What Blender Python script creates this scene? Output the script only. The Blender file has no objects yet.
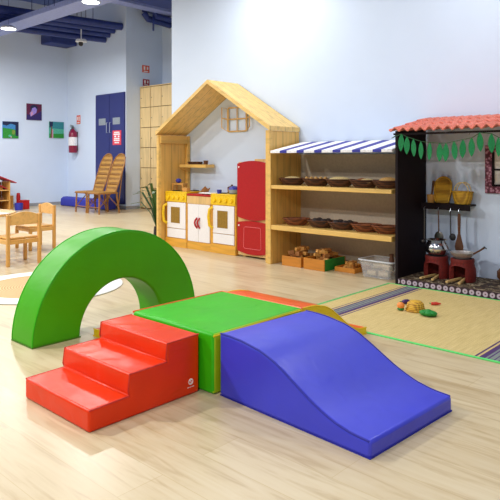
import bpy, bmesh, math, random
from mathutils import Vector, Matrix, Euler
random.seed(7)
S = bpy.context.scene
COL = S.collection
PI = math.pi

# ------------------------------------------------------------------ materials
def lin(c):
    return tuple(((v/255/12.92) if v/255 <= .04045 else ((v/255+.055)/1.055)**2.4) for v in c) + (1,)

class N:
    """small node-tree helper"""
    def __init__(s, name):
        s.m = bpy.data.materials.new(name); s.m.use_nodes = True
        s.t = s.m.node_tree; s.b = s.t.nodes['Principled BSDF']
    def n(s, typ, **kw):
        nd = s.t.nodes.new(typ)
        for k, v in kw.items():
            if k.startswith('i_'):
                key = k[2:]; key = int(key) if key.isdigit() else key.replace('_', ' ')
                nd.inputs[key].default_value = v
            else: setattr(nd, k, v)
        return nd
    def l(s, a, b): s.t.links.new(a, b)
    def coord(s, scale=(1, 1, 1), rot=(0, 0, 0), loc=(0, 0, 0)):
        tc = s.n('ShaderNodeTexCoord'); mp = s.n('ShaderNodeMapping')
        mp.inputs['Scale'].default_value = scale; mp.inputs['Rotation'].default_value = rot
        mp.inputs['Location'].default_value = loc
        s.l(tc.outputs['Object'], mp.inputs['Vector']); return mp.outputs[0]
    def ramp(s, fac, stops):
        r = s.n('ShaderNodeValToRGB'); e = r.color_ramp.elements
        while len(e) < len(stops): e.new(.5)
        for el, (p, c) in zip(e, stops): el.position = p; el.color = lin(c)
        s.l(fac, r.inputs[0]); return r.outputs[0]
    def math(s, op, a, b=None):
        m = s.n('ShaderNodeMath', operation=op)
        for i, v in enumerate((a, b)):
            if v is None: continue
            if isinstance(v, (int, float)): m.inputs[i].default_value = v
            else: s.l(v, m.inputs[i])
        return m.outputs[0]
    def bump(s, h, strength=.2, dist=.01):
        b = s.n('ShaderNodeBump'); b.inputs['Strength'].default_value = strength
        b.inputs['Distance'].default_value = dist
        s.l(h, b.inputs['Height']); s.l(b.outputs[0], s.b.inputs['Normal'])
    def set(s, **kw):
        for k, v in kw.items(): s.b.inputs[k.replace('_', ' ')].default_value = v
        return s

def plain(name, c, rough=.5, metal=0, var=.06, scale=9, bump=0, bscale=60, spec=.5):
    n = N(name); n.set(Roughness=rough, Metallic=metal); n.b.inputs['Specular IOR Level'].default_value = spec
    v = n.coord((scale,)*3); t = n.n('ShaderNodeTexNoise', i_Detail=3.0); n.l(v, t.inputs['Vector'])
    lo = tuple(max(0, x*(1-var)) for x in c); hi = tuple(min(255, x*(1+var)) for x in c)
    n.l(n.ramp(t.outputs[0], [(.3, lo), (.7, hi)]), n.b.inputs['Base Color'])
    if bump:
        t2 = n.n('ShaderNodeTexNoise', i_Scale=float(bscale), i_Detail=2.0); n.l(n.coord(), t2.inputs['Vector'])
        n.bump(t2.outputs[0], bump)
    return n.m

def wood(name, c, axis=2, rough=.45, dark=.87, plank=0, pax=1):
    n = N(name); n.set(Roughness=rough)
    sc = [14, 14, 14]; sc[axis] = 1.2
    t = n.n('ShaderNodeTexNoise', i_Scale=1.6, i_Detail=4.0, i_Distortion=.5); n.l(n.coord(sc), t.inputs['Vector'])
    d = tuple(x*dark for x in c); h = tuple(min(255, x*1.03) for x in c)
    col = n.ramp(t.outputs[0], [(.25, d), (.5, c), (.75, h)])
    if plank:
        sp = n.n('ShaderNodeSeparateXYZ'); n.l(n.coord(), sp.inputs[0])
        f = n.math('FRACT', n.math('MULTIPLY', sp.outputs[pax], 1/plank))
        line = n.math('LESS_THAN', f, .035)
        mx = n.n('ShaderNodeMix', data_type='RGBA'); n.l(line, mx.inputs[0]); n.l(col, mx.inputs[6])
        mx.inputs[7].default_value = lin(tuple(x*.62 for x in c)); col = mx.outputs[2]
    n.l(col, n.b.inputs['Base Color']); n.bump(t.outputs[0], .06)
    return n.m

def vinyl(name, c, rough=.33, spec=.3, wrinkle=.2):
    n = N(name); n.set(Roughness=rough); n.b.inputs['Specular IOR Level'].default_value = spec
    t = n.n('ShaderNodeTexNoise', i_Scale=5.0, i_Detail=2.0); n.l(n.coord(), t.inputs['Vector'])
    n.l(n.ramp(t.outputs[0], [(.3, tuple(x*.95 for x in c)), (.7, c)]), n.b.inputs['Base Color'])
    t2 = n.n('ShaderNodeTexNoise', i_Scale=7.0, i_Detail=1.5, i_Distortion=.8); n.l(n.coord((1, 1, 1.6)), t2.inputs['Vector'])
    n.bump(t2.outputs[0], wrinkle, .03)
    return n.m

def wicker(name, c, d, s=70.):
    n = N(name); n.set(Roughness=.6)
    w1 = n.n('ShaderNodeTexWave', i_Scale=s*.22, i_Distortion=1.2); w1.bands_direction = 'Z'
    w2 = n.n('ShaderNodeTexWave', i_Scale=s*.16, i_Distortion=1.2); w2.bands_direction = 'X'
    for w in (w1, w2): n.l(n.coord(), w.inputs['Vector'])
    k = n.math('MULTIPLY', n.math('ADD', w1.outputs['Fac'], w2.outputs['Fac']), .5)
    n.l(n.ramp(k, [(.15, d), (.75, c)]), n.b.inputs['Base Color']); n.bump(k, .6, .006)
    return n.m

def glow(name, c, s):
    n = N(name); n.set(Base_Color=lin(c)); n.b.inputs['Emission Color'].default_value = lin(c)
    n.b.inputs['Emission Strength'].default_value = s; return n.m

M = {}
def mk():
    M['wall'] = plain('white_wall_paint', (211, 226, 247), .75, var=.004, scale=.8, bump=.02, bscale=160)
    M['ceil'] = plain('blue_ceiling_paint', (92, 114, 178), .8, var=.06, scale=2)
    M['navy'] = plain('navy_duct_paint', (40, 56, 124), .5, var=.08, scale=3)
    M['tray'] = plain('lavender_metal', (142, 154, 210), .5, var=.05, scale=4)
    M['base'] = plain('grey_skirting', (150, 152, 158), .5)
    # floor planks
    n = N('pale_oak_planks'); n.set(Roughness=.3)
    v = n.coord((1, 1, 1), (0, 0, PI/2))
    br = n.n('ShaderNodeTexBrick', offset=.37, offset_frequency=2)
    br.inputs['Color1'].default_value = lin((218, 205, 178)); br.inputs['Color2'].default_value = lin((208, 192, 162))
    br.inputs['Mortar'].default_value = lin((202, 184, 148)); br.inputs['Scale'].default_value = 1
    br.inputs['Mortar Size'].default_value = .0016; br.inputs['Brick Width'].default_value = 1.2
    br.inputs['Row Height'].default_value = .19; br.inputs['Bias'].default_value = 0
    n.l(v, br.inputs['Vector'])
    g = n.n('ShaderNodeTexNoise', i_Scale=3.0, i_Detail=6.0, i_Distortion=.9); n.l(n.coord((9, .9, 1)), g.inputs['Vector'])
    gc = n.ramp(g.outputs[0], [(.28, (208, 188, 148)), (.48, (240, 230, 206)), (.72, (248, 243, 228))])
    mx = n.n('ShaderNodeMix', data_type='RGBA', blend_type='MULTIPLY'); mx.inputs[0].default_value = .75
    n.l(br.outputs[0], mx.inputs[6]); n.l(gc, mx.inputs[7]); n.l(mx.outputs[2], n.b.inputs['Base Color'])
    rr = n.n('ShaderNodeMapRange'); rr.inputs[3].default_value = .24; rr.inputs[4].default_value = .4
    n.l(g.outputs[0], rr.inputs[0]); n.l(rr.outputs[0], n.b.inputs['Roughness'])
    M['floor'] = n.m
    M['red'] = vinyl('red_vinyl', (232, 54, 4)); M['green'] = vinyl('green_vinyl', (52, 186, 10), .4)
    M['dgreen'] = vinyl('arch_green_vinyl', (66, 164, 3), .42, .3, .1)
    M['blue'] = vinyl('blue_vinyl', (58, 64, 206), .35, .5, .09); M['yellow'] = vinyl('yellow_vinyl', (246, 208, 22))
    M['orange'] = vinyl('orange_vinyl', (236, 96, 32)); M['lime'] = vinyl('lime_vinyl', (176, 206, 24))
    M['seam'] = plain('dark_blue_seam', (30, 32, 150), .7); M['seamg'] = plain('green_seam', (66, 118, 16), .5)
    M['seamr'] = plain('red_seam', (200, 40, 24), .45)
    M['logo'] = plain('white_print', (240, 225, 220), .5)
    M['pinez'] = wood('pine_upright', (226, 180, 94), 2, plank=.11, pax=0)
    M['piney'] = wood('pine_along', (230, 188, 104), 1)
    M['pinex'] = wood('pine_deep', (226, 180, 94), 0)
    M['pineroof'] = wood('pine_roof', (234, 196, 118), 1, plank=.125, pax=0)
    M['shelfshade'] = plain('shaded_wall_beige', (192, 180, 162), .8, var=.03)  # warm shade on the wall behind the shelf, put into the colour
    M['ply'] = wood('birch_panel', (222, 184, 120), 2)
    M['locker'] = wood('locker_pine', (224, 196, 142), 2, .5, .86)
    M['gap'] = plain('locker_shadow_line', (120, 92, 52), .7)
    M['beech'] = wood('beech', (210, 156, 80), 2, .35); M['beechy'] = wood('beech_top', (218, 170, 98), 1, .35)
    M['white'] = plain('white_laminate', (238, 236, 236), .35, var=.01)
    M['toyyel'] = plain('yellow_lacquer', (238, 196, 26), .3); M['toyred'] = plain('red_lacquer', (176, 6, 16), .35, var=.03)
    M['redline'] = plain('pale_groove', (226, 120, 126), .5)
    M['ovenglass'] = plain('amber_oven_window', (146, 112, 40), .25)
    M['honey'] = wood('honey_wood', (228, 168, 60), 1, .4)
    M['black'] = plain('near_black_wood', (26, 15, 20), .7, var=.1, spec=.2)
    M['dkwood'] = wood('dark_wood', (96, 58, 34), 2, .5)
    M['stripeb'] = plain('navy_stripe', (56, 58, 150), .8); M['stripew'] = plain('white_stripe', (240, 240, 244), .8)
    M['tile'] = plain('terracotta_tile', (224, 128, 108), .7, var=.12, scale=14, bump=.1)
    M['leaf'] = plain('green_felt', (18, 128, 70), .8, var=.15, scale=20); M['string'] = plain('green_string', (50, 96, 60), .8)
    M['clay'] = plain('red_clay', (112, 24, 16), .7, var=.12, scale=12); M['soot'] = plain('soot', (26, 18, 18), .9)
    M['steel'] = plain('steel', (205, 205, 205), .18, 1, var=.02); M['pansteel'] = plain('bright_scoured_steel', (226, 222, 214), .38, .75, var=.12, scale=60); M['dsteel'] = plain('aged_steel', (120, 116, 110), .35, 1)
    M['stick'] = wood('split_stick', (222, 186, 120), 0)
    M['wick_d'] = wicker('dark_wicker', (98, 56, 34), (38, 18, 12)); M['wick_r'] = wicker('brown_wicker', (138, 74, 38), (62, 28, 14))
    M['wick_y'] = wicker('straw_weave', (226, 176, 48), (150, 102, 18), 110); M['cane'] = wicker('cane_weave', (188, 140, 64), (108, 72, 26), 60)
    M['canepole'] = plain('cane_pole', (146, 98, 40), .45, var=.2, scale=14)
    M['bread'] = plain('golden_crust', (206, 160, 92), .7, var=.16, scale=30); M['loaf'] = plain('pale_crust', (222, 200, 140), .7, var=.12, scale=24)
    M['rye'] = plain('dark_crust', (44, 36, 38), .7, var=.2, scale=24); M['brownb'] = plain('brown_crust', (150, 88, 44), .7, var=.16, scale=24)
    M['crate'] = wood('orange_crate_wood', (206, 132, 42), 1, .5); M['crateg'] = plain('green_crate_side', (32, 138, 52), .5)
    M['block'] = wood('block_wood', (206, 150, 74), 0, .5); M['blockd'] = wood('block_brown', (160, 102, 48), 0, .5)
    n = N('clear_plastic'); n.set(Base_Color=lin((232, 236, 240)), Roughness=.12, Alpha=.2); M['clear'] = n.m
    n = N('milky_rim'); n.set(Base_Color=lin((225, 230, 236)), Roughness=.2, Alpha=.8); M['clearrim'] = n.m
    M['cork'] = plain('tan_roll', (206, 184, 148), .7)
    M['purple'] = plain('purple_dye', (70, 40, 96), .8); M['mgreen'] = plain('bright_green_edge', (96, 214, 110), .7)
    M['mgreend'] = plain('green_woven_edge', (92, 172, 96), .8); M['mgrey'] = plain('grey_green_dye', (122, 132, 124), .85)
    # bamboo mat
    n = N('bamboo_slats'); n.set(Roughness=.6)
    w = n.n('ShaderNodeTexWave', i_Scale=38.0, i_Distortion=.4); w.bands_direction = 'Y'; n.l(n.coord(), w.inputs['Vector'])
    t = n.n('ShaderNodeTexNoise', i_Scale=4.0, i_Detail=4.0); n.l(n.coord((1.5, 40, 1)), t.inputs['Vector'])
    k = n.math('ADD', n.math('MULTIPLY', w.outputs['Fac'], .35), n.math('MULTIPLY', t.outputs[0], .65))
    n.l(n.ramp(k, [(.25, (176, 148, 86)), (.5, (212, 188, 122)), (.75, (228, 206, 146))]), n.b.inputs['Base Color']); n.bump(w.outputs['Fac'], .3, .003)
    M['bamboo'] = n.m
    M['rugw'] = plain('white_rug_fibre', (236, 236, 232), .95, var=.05, scale=40, bump=.3, bscale=200)
    # woven jute centre: concentric rings
    n = N('jute_rings'); n.set(Roughness=.95)
    w = n.n('ShaderNodeTexWave', i_Scale=14.0, i_Distortion=.8); w.wave_type = 'RINGS'; w.rings_direction = 'Z'; n.l(n.coord(), w.inputs['Vector'])
    n.l(n.ramp(w.outputs['Fac'], [(.2, (176, 142, 96)), (.7, (214, 184, 136))]), n.b.inputs['Base Color']); n.bump(w.outputs['Fac'], .4, .004)
    M['jute'] = n.m
    M['door'] = plain('navy_door_paint', (34, 42, 112), .45, var=.03); M['vent'] = plain('grey_vent', (150, 160, 170), .5)
    M['signred'] = plain('sign_red', (222, 62, 84), .5, var=.03); M['signdred'] = plain('sign_crimson', (164, 22, 52), .5)
    M['signor'] = plain('sign_orange', (220, 84, 54), .5); M['extred'] = plain('extinguisher_red', (136, 14, 58), .3)
    M['blk'] = plain('black_rubber', (24, 24, 28), .5)
    M['cushion'] = plain('blue_canvas', (44, 52, 170), .6)
    M['plant'] = plain('dark_leaf', (58, 92, 40), .5, var=.3, scale=18); M['pot'] = plain('dark_pot', (40, 36, 34), .4)
    for k, c in dict(p_teal=(46, 130, 140), p_green=(40, 140, 50), p_dk=(20, 32, 70), p_sky=(60, 130, 190), p_viol=(150, 130, 210), p_wine=(92, 22, 60),
                     p_ind=(44, 30, 96), p_pink=(206, 150, 180), p_mint=(80, 176, 150), p_brown=(120, 84, 60), p_oliv=(120, 150, 60)).items():
        M[k] = plain('paint_'+k[2:], c, .7, var=.18, scale=14)
    M['mosaic'] = None
    n = N('maroon_mosaic'); n.set(Roughness=.5)
    v = n.n('ShaderNodeTexVoronoi', i_Scale=42.0); n.l(n.coord(), v.inputs['Vector'])
    n.l(n.ramp(v.outputs['Distance'], [(.25, (190, 140, 160)), (.5, (120, 44, 72)), (.8, (70, 18, 40))]), n.b.inputs['Base Color']); M['mosaic'] = n.m
    n = N('dark_patterned_cloth'); n.set(Roughness=.85)
    v = n.n('ShaderNodeTexVoronoi', i_Scale=26.0, feature='SMOOTH_F1'); t = n.n('ShaderNodeTexNoise', i_Scale=16.0, i_Detail=4.0, i_Distortion=1.5)
    for q in (v, t): n.l(n.coord(), q.inputs['Vector'])
    n.l(n.ramp(t.outputs[0], [(.42, (52, 36, 26)), (.54, (98, 76, 50)), (.62, (186, 170, 136)), (.68, (66, 48, 34))]), n.b.inputs['Base Color']); M['cloth'] = n.m
    # rosette band, repeats along y
    n = N('rosette_band'); n.set(Roughness=.85)
    sp = n.n('ShaderNodeSeparateXYZ'); n.l(n.coord(), sp.inputs[0])
    fy = n.math('SUBTRACT', n.math('FRACT', n.math('MULTIPLY', sp.outputs[1], 1/.055)), .5)
    fz = n.math('SUBTRACT', n.math('MULTIPLY', sp.outputs[2], 1/.055), .54)
    r = n.math('SQRT', n.math('ADD', n.math('MULTIPLY', fy, fy), n.math('MULTIPLY', fz, fz)))
    n.l(n.ramp(r, [(.08, (110, 70, 90)), (.16, (196, 176, 190)), (.34, (186, 164, 182)), (.42, (52, 32, 40))]), n.b.inputs['Base Color']); M['band'] = n.m
    M['cream'] = plain('cream_pane', (226, 222, 214), .5, var=.02)
    M['carrot'] = plain('carrot_orange', (236, 140, 60), .5); M['tomato'] = plain('chilli_red', (206, 50, 34), .35)
    M['leafy'] = plain('leafy_green', (14, 128, 44), .5, var=.25, scale=40, bump=.5, bscale=80); M['aub'] = plain('aubergine', (70, 34, 100), .3)
    M['toyblue'] = plain('toy_blue', (40, 50, 160), .35); M['roofred'] = plain('doll_roof_red', (176, 40, 60), .5)
    M['paper'] = plain('white_paper', (236, 234, 236), .7); M['paperp'] = plain('lilac_paper', (140, 96, 170), .7); M['brass'] = plain('handle_steel', (190, 196, 206), .3, .8)
    M['lampw'] = plain('lamp_white', (235, 238, 242), .4); M['lamp'] = glow('lamp_diffuser', (245, 250, 255), 9)
mk()

# ------------------------------------------------------------------ mesh helper
class B:
    def __init__(s): s.bm = bmesh.new(); s.mi = 0
    def _f(s, n0):
        s.bm.faces.ensure_lookup_table()
        for f in s.bm.faces[n0:]: f.material_index = s.mi
    def mat(s, i): s.mi = i; return s
    def _xf(s, verts, c, rot):
        m = Matrix.Translation(Vector(c))
        if rot is not None: m = m @ Euler(rot).to_matrix().to_4x4()
        for v in verts: v.co = m @ v.co
    def box(s, c, d, rot=None):
        n0 = len(s.bm.faces)
        r = bmesh.ops.create_cube(s.bm, size=1)['verts']
        for v in r: v.co = Vector((v.co.x*d[0], v.co.y*d[1], v.co.z*d[2]))
        s._xf(r, c, rot); s._f(n0); return s
    def bb(s, x0, x1, y0, y1, z0, z1): return s.box(((x0+x1)/2, (y0+y1)/2, (z0+z1)/2), (x1-x0, y1-y0, z1-z0))
    def tube(s, pts, r, seg=8, closed=False):
        n0 = len(s.bm.faces); pts = [Vector(p) for p in pts]; n = len(pts)
        rs = r if isinstance(r, (list, tuple)) else [r]*n
        rings = []; prev = None
        for i, p in enumerate(pts):
            if closed: t = pts[(i+1) % n]-pts[i-1]
            else: t = pts[min(i+1, n-1)]-pts[max(i-1, 0)]
            t.normalize()
            if prev is None:
                a = Vector((0, 0, 1)) if abs(t.z) < .9 else Vector((1, 0, 0)); u = t.cross(a).normalized()
            else: u = (prev - t*prev.dot(t)).normalized()
            prev = u; w = t.cross(u)
            rings.append([s.bm.verts.new(p+(u*math.cos(2*PI*k/seg)+w*math.sin(2*PI*k/seg))*rs[i]) for k in range(seg)])
        m = n if closed else n-1
        for i in range(m):
            a, b = rings[i], rings[(i+1) % n]
            for k in range(seg): s.bm.faces.new((a[k], a[(k+1) % seg], b[(k+1) % seg], b[k]))
        if not closed:
            s.bm.faces.new(rings[0][::-1]); s.bm.faces.new(rings[-1])
        s._f(n0); return s
    def lathe(s, prof, c=(0, 0, 0), seg=24, sx=1, sy=1, rot=None):
        n0 = len(s.bm.faces); rings = []; allv = []
        for r, z in prof:
            if r < 1e-5: q = [s.bm.verts.new((0, 0, z))]
            else: q = [s.bm.verts.new((r*sx*math.cos(2*PI*k/seg), r*sy*math.sin(2*PI*k/seg), z)) for k in range(seg)]
            rings.append(q); allv += q
        for a, b in zip(rings, rings[1:]):
            for k in range(seg):
                k2 = (k+1) % seg
                if len(a) == 1 and len(b) == 1: continue
                if len(a) == 1: s.bm.faces.new((a[0], b[k2], b[k]))
                elif len(b) == 1: s.bm.faces.new((a[k], a[k2], b[0]))
                else: s.bm.faces.new((a[k], a[k2], b[k2], b[k]))
        s._xf(allv, c, rot); s._f(n0); return s
    def ball(s, c, d, seg=14, rot=None):
        pr = [(math.sin(PI*i/8)*.5, -math.cos(PI*i/8)*.5) for i in range(9)]; pr[0] = (0, -.5); pr[-1] = (0, .5)
        n0 = len(s.bm.verts); s.lathe(pr, seg=seg); s.bm.verts.ensure_lookup_table(); vs = s.bm.verts[n0:]
        for v in vs: v.co = Vector((v.co.x*d[0], v.co.y*d[1], v.co.z*d[2]))
        s._xf(vs, c, rot); return s
    def prism(s, poly, lo, hi, ax='y'):
        """poly: 2-D points; ax: extrusion axis.  y -> (x,z)  x -> (y,z)  z -> (x,y)"""
        n0 = len(s.bm.faces)
        f = {'y': lambda p, h: (p[0], h, p[1]), 'x': lambda p, h: (h, p[0], p[1]), 'z': lambda p, h: (p[0], p[1], h)}[ax]
        a = [s.bm.verts.new(f(p, lo)) for p in poly]; b = [s.bm.verts.new(f(p, hi)) for p in poly]
        s.bm.faces.new(a); s.bm.faces.new(b[::-1]); n = len(poly)
        for i in range(n): s.bm.faces.new((a[i], b[i], b[(i+1) % n], a[(i+1) % n]))
        s._f(n0); return s
    def ring(s, c, R, r, sx=1, sy=1, seg=28, ts=6, rot=None):
        pts = [Vector((R*sx*math.cos(2*PI*k/seg), R*sy*math.sin(2*PI*k/seg), 0)) for k in range(seg)]
        if rot is not None: e = Euler(rot).to_matrix(); pts = [e @ p for p in pts]
        return s.tube([p+Vector(c) for p in pts], r, ts, True)

def obj(name, b, mats, parent=None, loc=(0, 0, 0), rot=(0, 0, 0), smooth=False, bevel=0, seg=2):
    bm = b.bm; bmesh.ops.recalc_face_normals(bm, faces=bm.faces)
    me = bpy.data.meshes.new(name); bm.to_mesh(me); bm.free()
    for m in (mats if isinstance(mats, (list, tuple)) else [mats]): me.materials.append(M[m] if isinstance(m, str) else m)
    o = bpy.data.objects.new(name, me); COL.objects.link(o); o.location = loc; o.rotation_euler = rot
    if parent: o.parent = parent
    if smooth:
        for p in me.polygons: p.use_smooth = True
        try: me.set_sharp_from_angle(angle=math.radians(40))
        except Exception: pass
    if bevel:
        md = o.modifiers.new('soft_edges', 'BEVEL'); md.width = bevel; md.segments = seg; md.limit_method = 'ANGLE'; md.angle_limit = math.radians(40)
        for p in me.polygons: p.use_smooth = True
        try: me.set_sharp_from_angle(angle=math.radians(75))
        except Exception: pass
    return o

def tag(o, label, cat, group=None):
    o['label'] = label; o['category'] = cat
    if group: o['group'] = group
    return o
def thing(name, label, cat, loc=(0, 0, 0), rz=0, group=None):
    o = bpy.data.objects.new(name, None); COL.objects.link(o); o.location = loc; o.rotation_euler = (0, 0, rz)
    o.empty_display_size = .05
    return tag(o, label, cat, group)
def struct(name, b, m, **kw):
    o = obj(name, b, m, **kw); o['kind'] = 'structure'; return o
def dup(root, loc, rz=0, label=None, group=None):
    r = root.copy(); COL.objects.link(r); r.location = loc; r.rotation_euler = (0, 0, rz)
    if label: r['label'] = label
    if group: r['group'] = group
    for ch in list(root.children):
        c = ch.copy(); COL.objects.link(c); c.parent = r
        for g in list(ch.children):
            d = g.copy(); COL.objects.link(d); d.parent = c
    return r

# ------------------------------------------------------------------ setting
WX, FX, RY, PY, IX = 5.30, 7.76, 10.85, 13.27, 8.76      # kitchen wall, far wall, return, picture wall, recess back
CZ = 4.75
struct('floor', B().bb(-3, 9, -3, 13.5, -.1, 0), 'floor')
struct('wall_right', B().bb(WX, WX+.14, -3, 6.36, 0, CZ), 'wall')
struct('wall_far', B().bb(FX, FX+.16, RY+.001, PY, 0, CZ), 'wall')
struct('wall_left', B().bb(-3, FX+.16, PY, PY+.15, 0, CZ), 'wall')
struct('wall_return', B().bb(FX+.161, IX, RY, RY+.15, 0, CZ), 'wall')
struct('wall_recess', B().bb(IX, IX+.15, 5.8, RY+.15, 0, CZ), 'wall')
struct('wall_recess_lightstop', B().bb(WX+.141, IX, 5.8, 5.95, 0, CZ), 'wall')  # unseen wall added to keep stray light out of the recess
struct('ceiling', B().bb(-3, 9, -3, 13.5, CZ, CZ+.1), 'ceil')
struct('baseboard_far', B().bb(FX-.014, FX, RY+.002, PY-.015, 0, .07), 'base')
struct('baseboard_left', B().bb(-3, FX-.015, PY-.014, PY, 0, .07), 'base')
struct('baseboard_return', B().bb(FX-.014, 8.11, RY-.014, RY, 0, .07), 'base')

# ceiling services -------------------------------------------------
def duct(pts, r, label, group='round navy ducts under the ceiling', seg=14):
    tag(obj('ceiling_duct', B().tube(pts, r, seg), 'navy', smooth=True), label, 'duct', group)
duct([(2.5, 11.9, 4.0), (7.75, 11.0, 4.0)], .08, 'navy round duct running to the far wall, nearest and highest of four')
duct([(2.5, 12.18, 3.95), (7.75, 11.28, 3.95)], .065, 'navy round duct, second nearest of the four entering the far wall')
duct([(2.5, 12.36, 3.88), (7.75, 11.46, 3.88)], .06, 'navy round duct, third of the four entering the far wall')
duct([(2.5, 12.55, 3.79), (7.75, 11.62, 3.79)], .065, 'navy round duct hanging lowest, above the white camera')
hb = thing('duct_hanger', 'thin hanger rods holding the four navy ducts by the far wall', 'hanger', (6.9, 11.3, 4.2))
for y, z in ((-.3, 4.08), (-.02, 4.015), (.16, 3.94), (.33, 3.855)):
    for dx in (-.5, .2):
        yy = y+.146-.1714*dx; obj('rod', B().tube([(dx, yy, z-4.2), (dx, yy, CZ-4.2)], .006, 6), 'navy', hb)
ct = thing('cable_tray', 'wide lavender perforated cable tray crossing under the ceiling', 'cable tray', (5.46, 9, 3.66))
b = B().bb(-.2, .2, -7, 4.2, 0, .012); obj('tray_floor', b, 'tray', ct)
for sx in (-1, 1): obj('tray_side', B().bb(sx*.2-.006, sx*.2+.006, -7, 4.2, .012, .09), 'tray', ct)
for i in range(7): obj('tray_rod', B().tube([(.2*(1 if i % 2 else -1)*1.04, -6+i*1.6, .05), (.2*(1 if i % 2 else -1)*1.04, -6+i*1.6, CZ-3.66)], .006, 6), 'navy', ct)
tag(obj('air_duct', B().bb(3.65, 4.4, 2, 13.2, 4.3, CZ), 'navy', bevel=.02), 'broad rectangular navy air duct running along beside the cable tray', 'duct')
tag(obj('bulkhead_duct', B().bb(7.06, 7.74, 12.8, PY+.003, 3.8, 4.03), 'navy', bevel=.02), 'boxy navy duct end in the far corner above the pictures', 'duct')
tag(obj('cross_beam', B().bb(5.3, 8.75, 10.12, 10.4, 4.28, 4.6), 'tray', bevel=.01), 'lavender ceiling beam running to the recess over the wooden lockers', 'beam')
tag(obj('roof_beam', B().bb(5.3, 8.75, 8.9, 9.7, 4.2, CZ-.001), 'navy', bevel=.01), 'deep navy ceiling beam before the lavender beam over the recess', 'beam')
pb = thing('pipe_bundle', 'navy pipes with a hanging loop under the ceiling of the recess', 'pipes', (8.35, 10.55, 4.2))
obj('pipe', B().tube([(-.25, .1, .1), (-.2, .05, -.02), (.4, 0, -.08)], .07, 12), 'navy', pb, smooth=True)
obj('pipe', B().tube([(-.15, -.1, .2), (-.1, -.12, .02), (.4, -.2, -.02)], .06, 12), 'navy', pb, smooth=True)
obj('cable_loop', B().ring((-.08, .0, -.1), .16, .022, rot=(PI/2, 0, .9)), 'navy', pb, smooth=True)
obj('bracket', B().bb(-.3, .4, -.22, .12, .12, .2), 'navy', pb)
obj('hanger_rod', B().tube([(0, 0, .2), (0, 0, CZ-4.2)], .008, 6), 'navy', pb)

# lamps: visible pair first, then unseen ones, several added for fill and sheen
def lamp():
    t = thing('ceiling_lamp', '', 'ceiling lamp', (0, 0, 0), 0, 'round ceiling lamps')
    obj('housing', B().lathe([(0, .07), (.06, .07), (.135, .03), (.14, 0), (.128, 0), (.128, .015), (0, .015)]), 'lampw', t, smooth=True)
    obj('diffuser', B().lathe([(0, .012), (.126, .012), (.124, .002), (0, -.004)]), 'lamp', t, smooth=True)
    obj('stem', B().tube([(0, 0, .07), (0, 0, CZ-3.5)], .003, 6), 'navy', t)
    return t
L0 = lamp()
OUT = 'unseen round white ceiling lamp placed out of frame to light the play area'
grid = [((5.11, 10.8), 'round lit ceiling lamp further away, at the left edge under the cable tray', 90),
        ((5.1, 8.04), 'round lit ceiling lamp nearer the viewer, above the navy ducts', 80),
        ((4.5, 4.4), OUT, 31), ((2.3, 10.8), OUT, 130), ((2.3, 8.04), OUT, 60), ((2.3, 5.28), OUT, 24), ((2.3, 2.52), OUT, 12),
        ((-.4, 8.04), OUT, 120), ((-.4, 5.28), OUT, 190), ((-1.3, 2.52), OUT, 52), ((-1.3, -.3), OUT, 125), ((2.3, -.3), OUT, 24), ((4.3, 1.8), OUT, 26)]  # last entries added to fill dim faces and give the blue slide sheen
for i, ((x, y), lab, e) in enumerate(grid):
    if i == 0: L0.location = (x, y, 3.5); L0['label'] = lab
    else: dup(L0, (x, y, 3.5), 0, lab)
    ld = bpy.data.lights.new('lamp_light', 'AREA'); ld.shape = 'DISK'; ld.size = .25; ld.energy = e; ld.color = (1, .985, .96)
    lo = bpy.data.objects.new('lamp_light', ld); COL.objects.link(lo); lo.location = (x, y, 3.485)

# ------------------------------------------------------------------ far wall things
t = thing('utility_cupboard', 'tall dark blue double-door cupboard set in the far wall behind the cane chairs', 'cupboard', (FX-.002, 11.43, .115))
obj('frame', B().bb(-.02, 0, -.56, .56, 0, 2.45), 'door', t, bevel=.004)
for s in (-1, 1):
    d = obj('door', B().bb(-.036, -.0205, min(s*.006, s*.55), max(s*.006, s*.55), .012, 2.438), 'door', t, bevel=.003)
    v = B().bb(-.042, -.0365, s*.275-.135, s*.275+.135, 1.75, 1.90)
    for k in range(6): v.bb(-.047, -.042, s*.275-.12, s*.275+.12, 1.765+k*.021, 1.775+k*.021)
    obj('vent', v, 'vent', d)
    obj('handle', B().tube([(-.0365, s*.06, 1.57), (-.07, s*.06, 1.57), (-.07, s*.06, 1.80), (-.0365, s*.06, 1.80)], .009, 8), 'brass', d)
b = B().bb(-.006, 0, -.16, .16, -.16, .16); b.mat(1)
for z, w in ((.115, .2), (.075, .24), (-.02, .2), (-.06, .22), (-.11, .16)): b.bb(-.008, -.0055, -w/2, w/2, z-.014, z+.014)
b.bb(-.008, -.0055, -.1, -.04, .01, .045).bb(-.008, -.0055, .02, .09, .01, .045)
tag(obj('notice_sign', b, ['signred', 'paper'], loc=(FX-.041, 11.13, 1.57)), 'red notice with pale print stuck on the blue cupboard door', 'sign')

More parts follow.
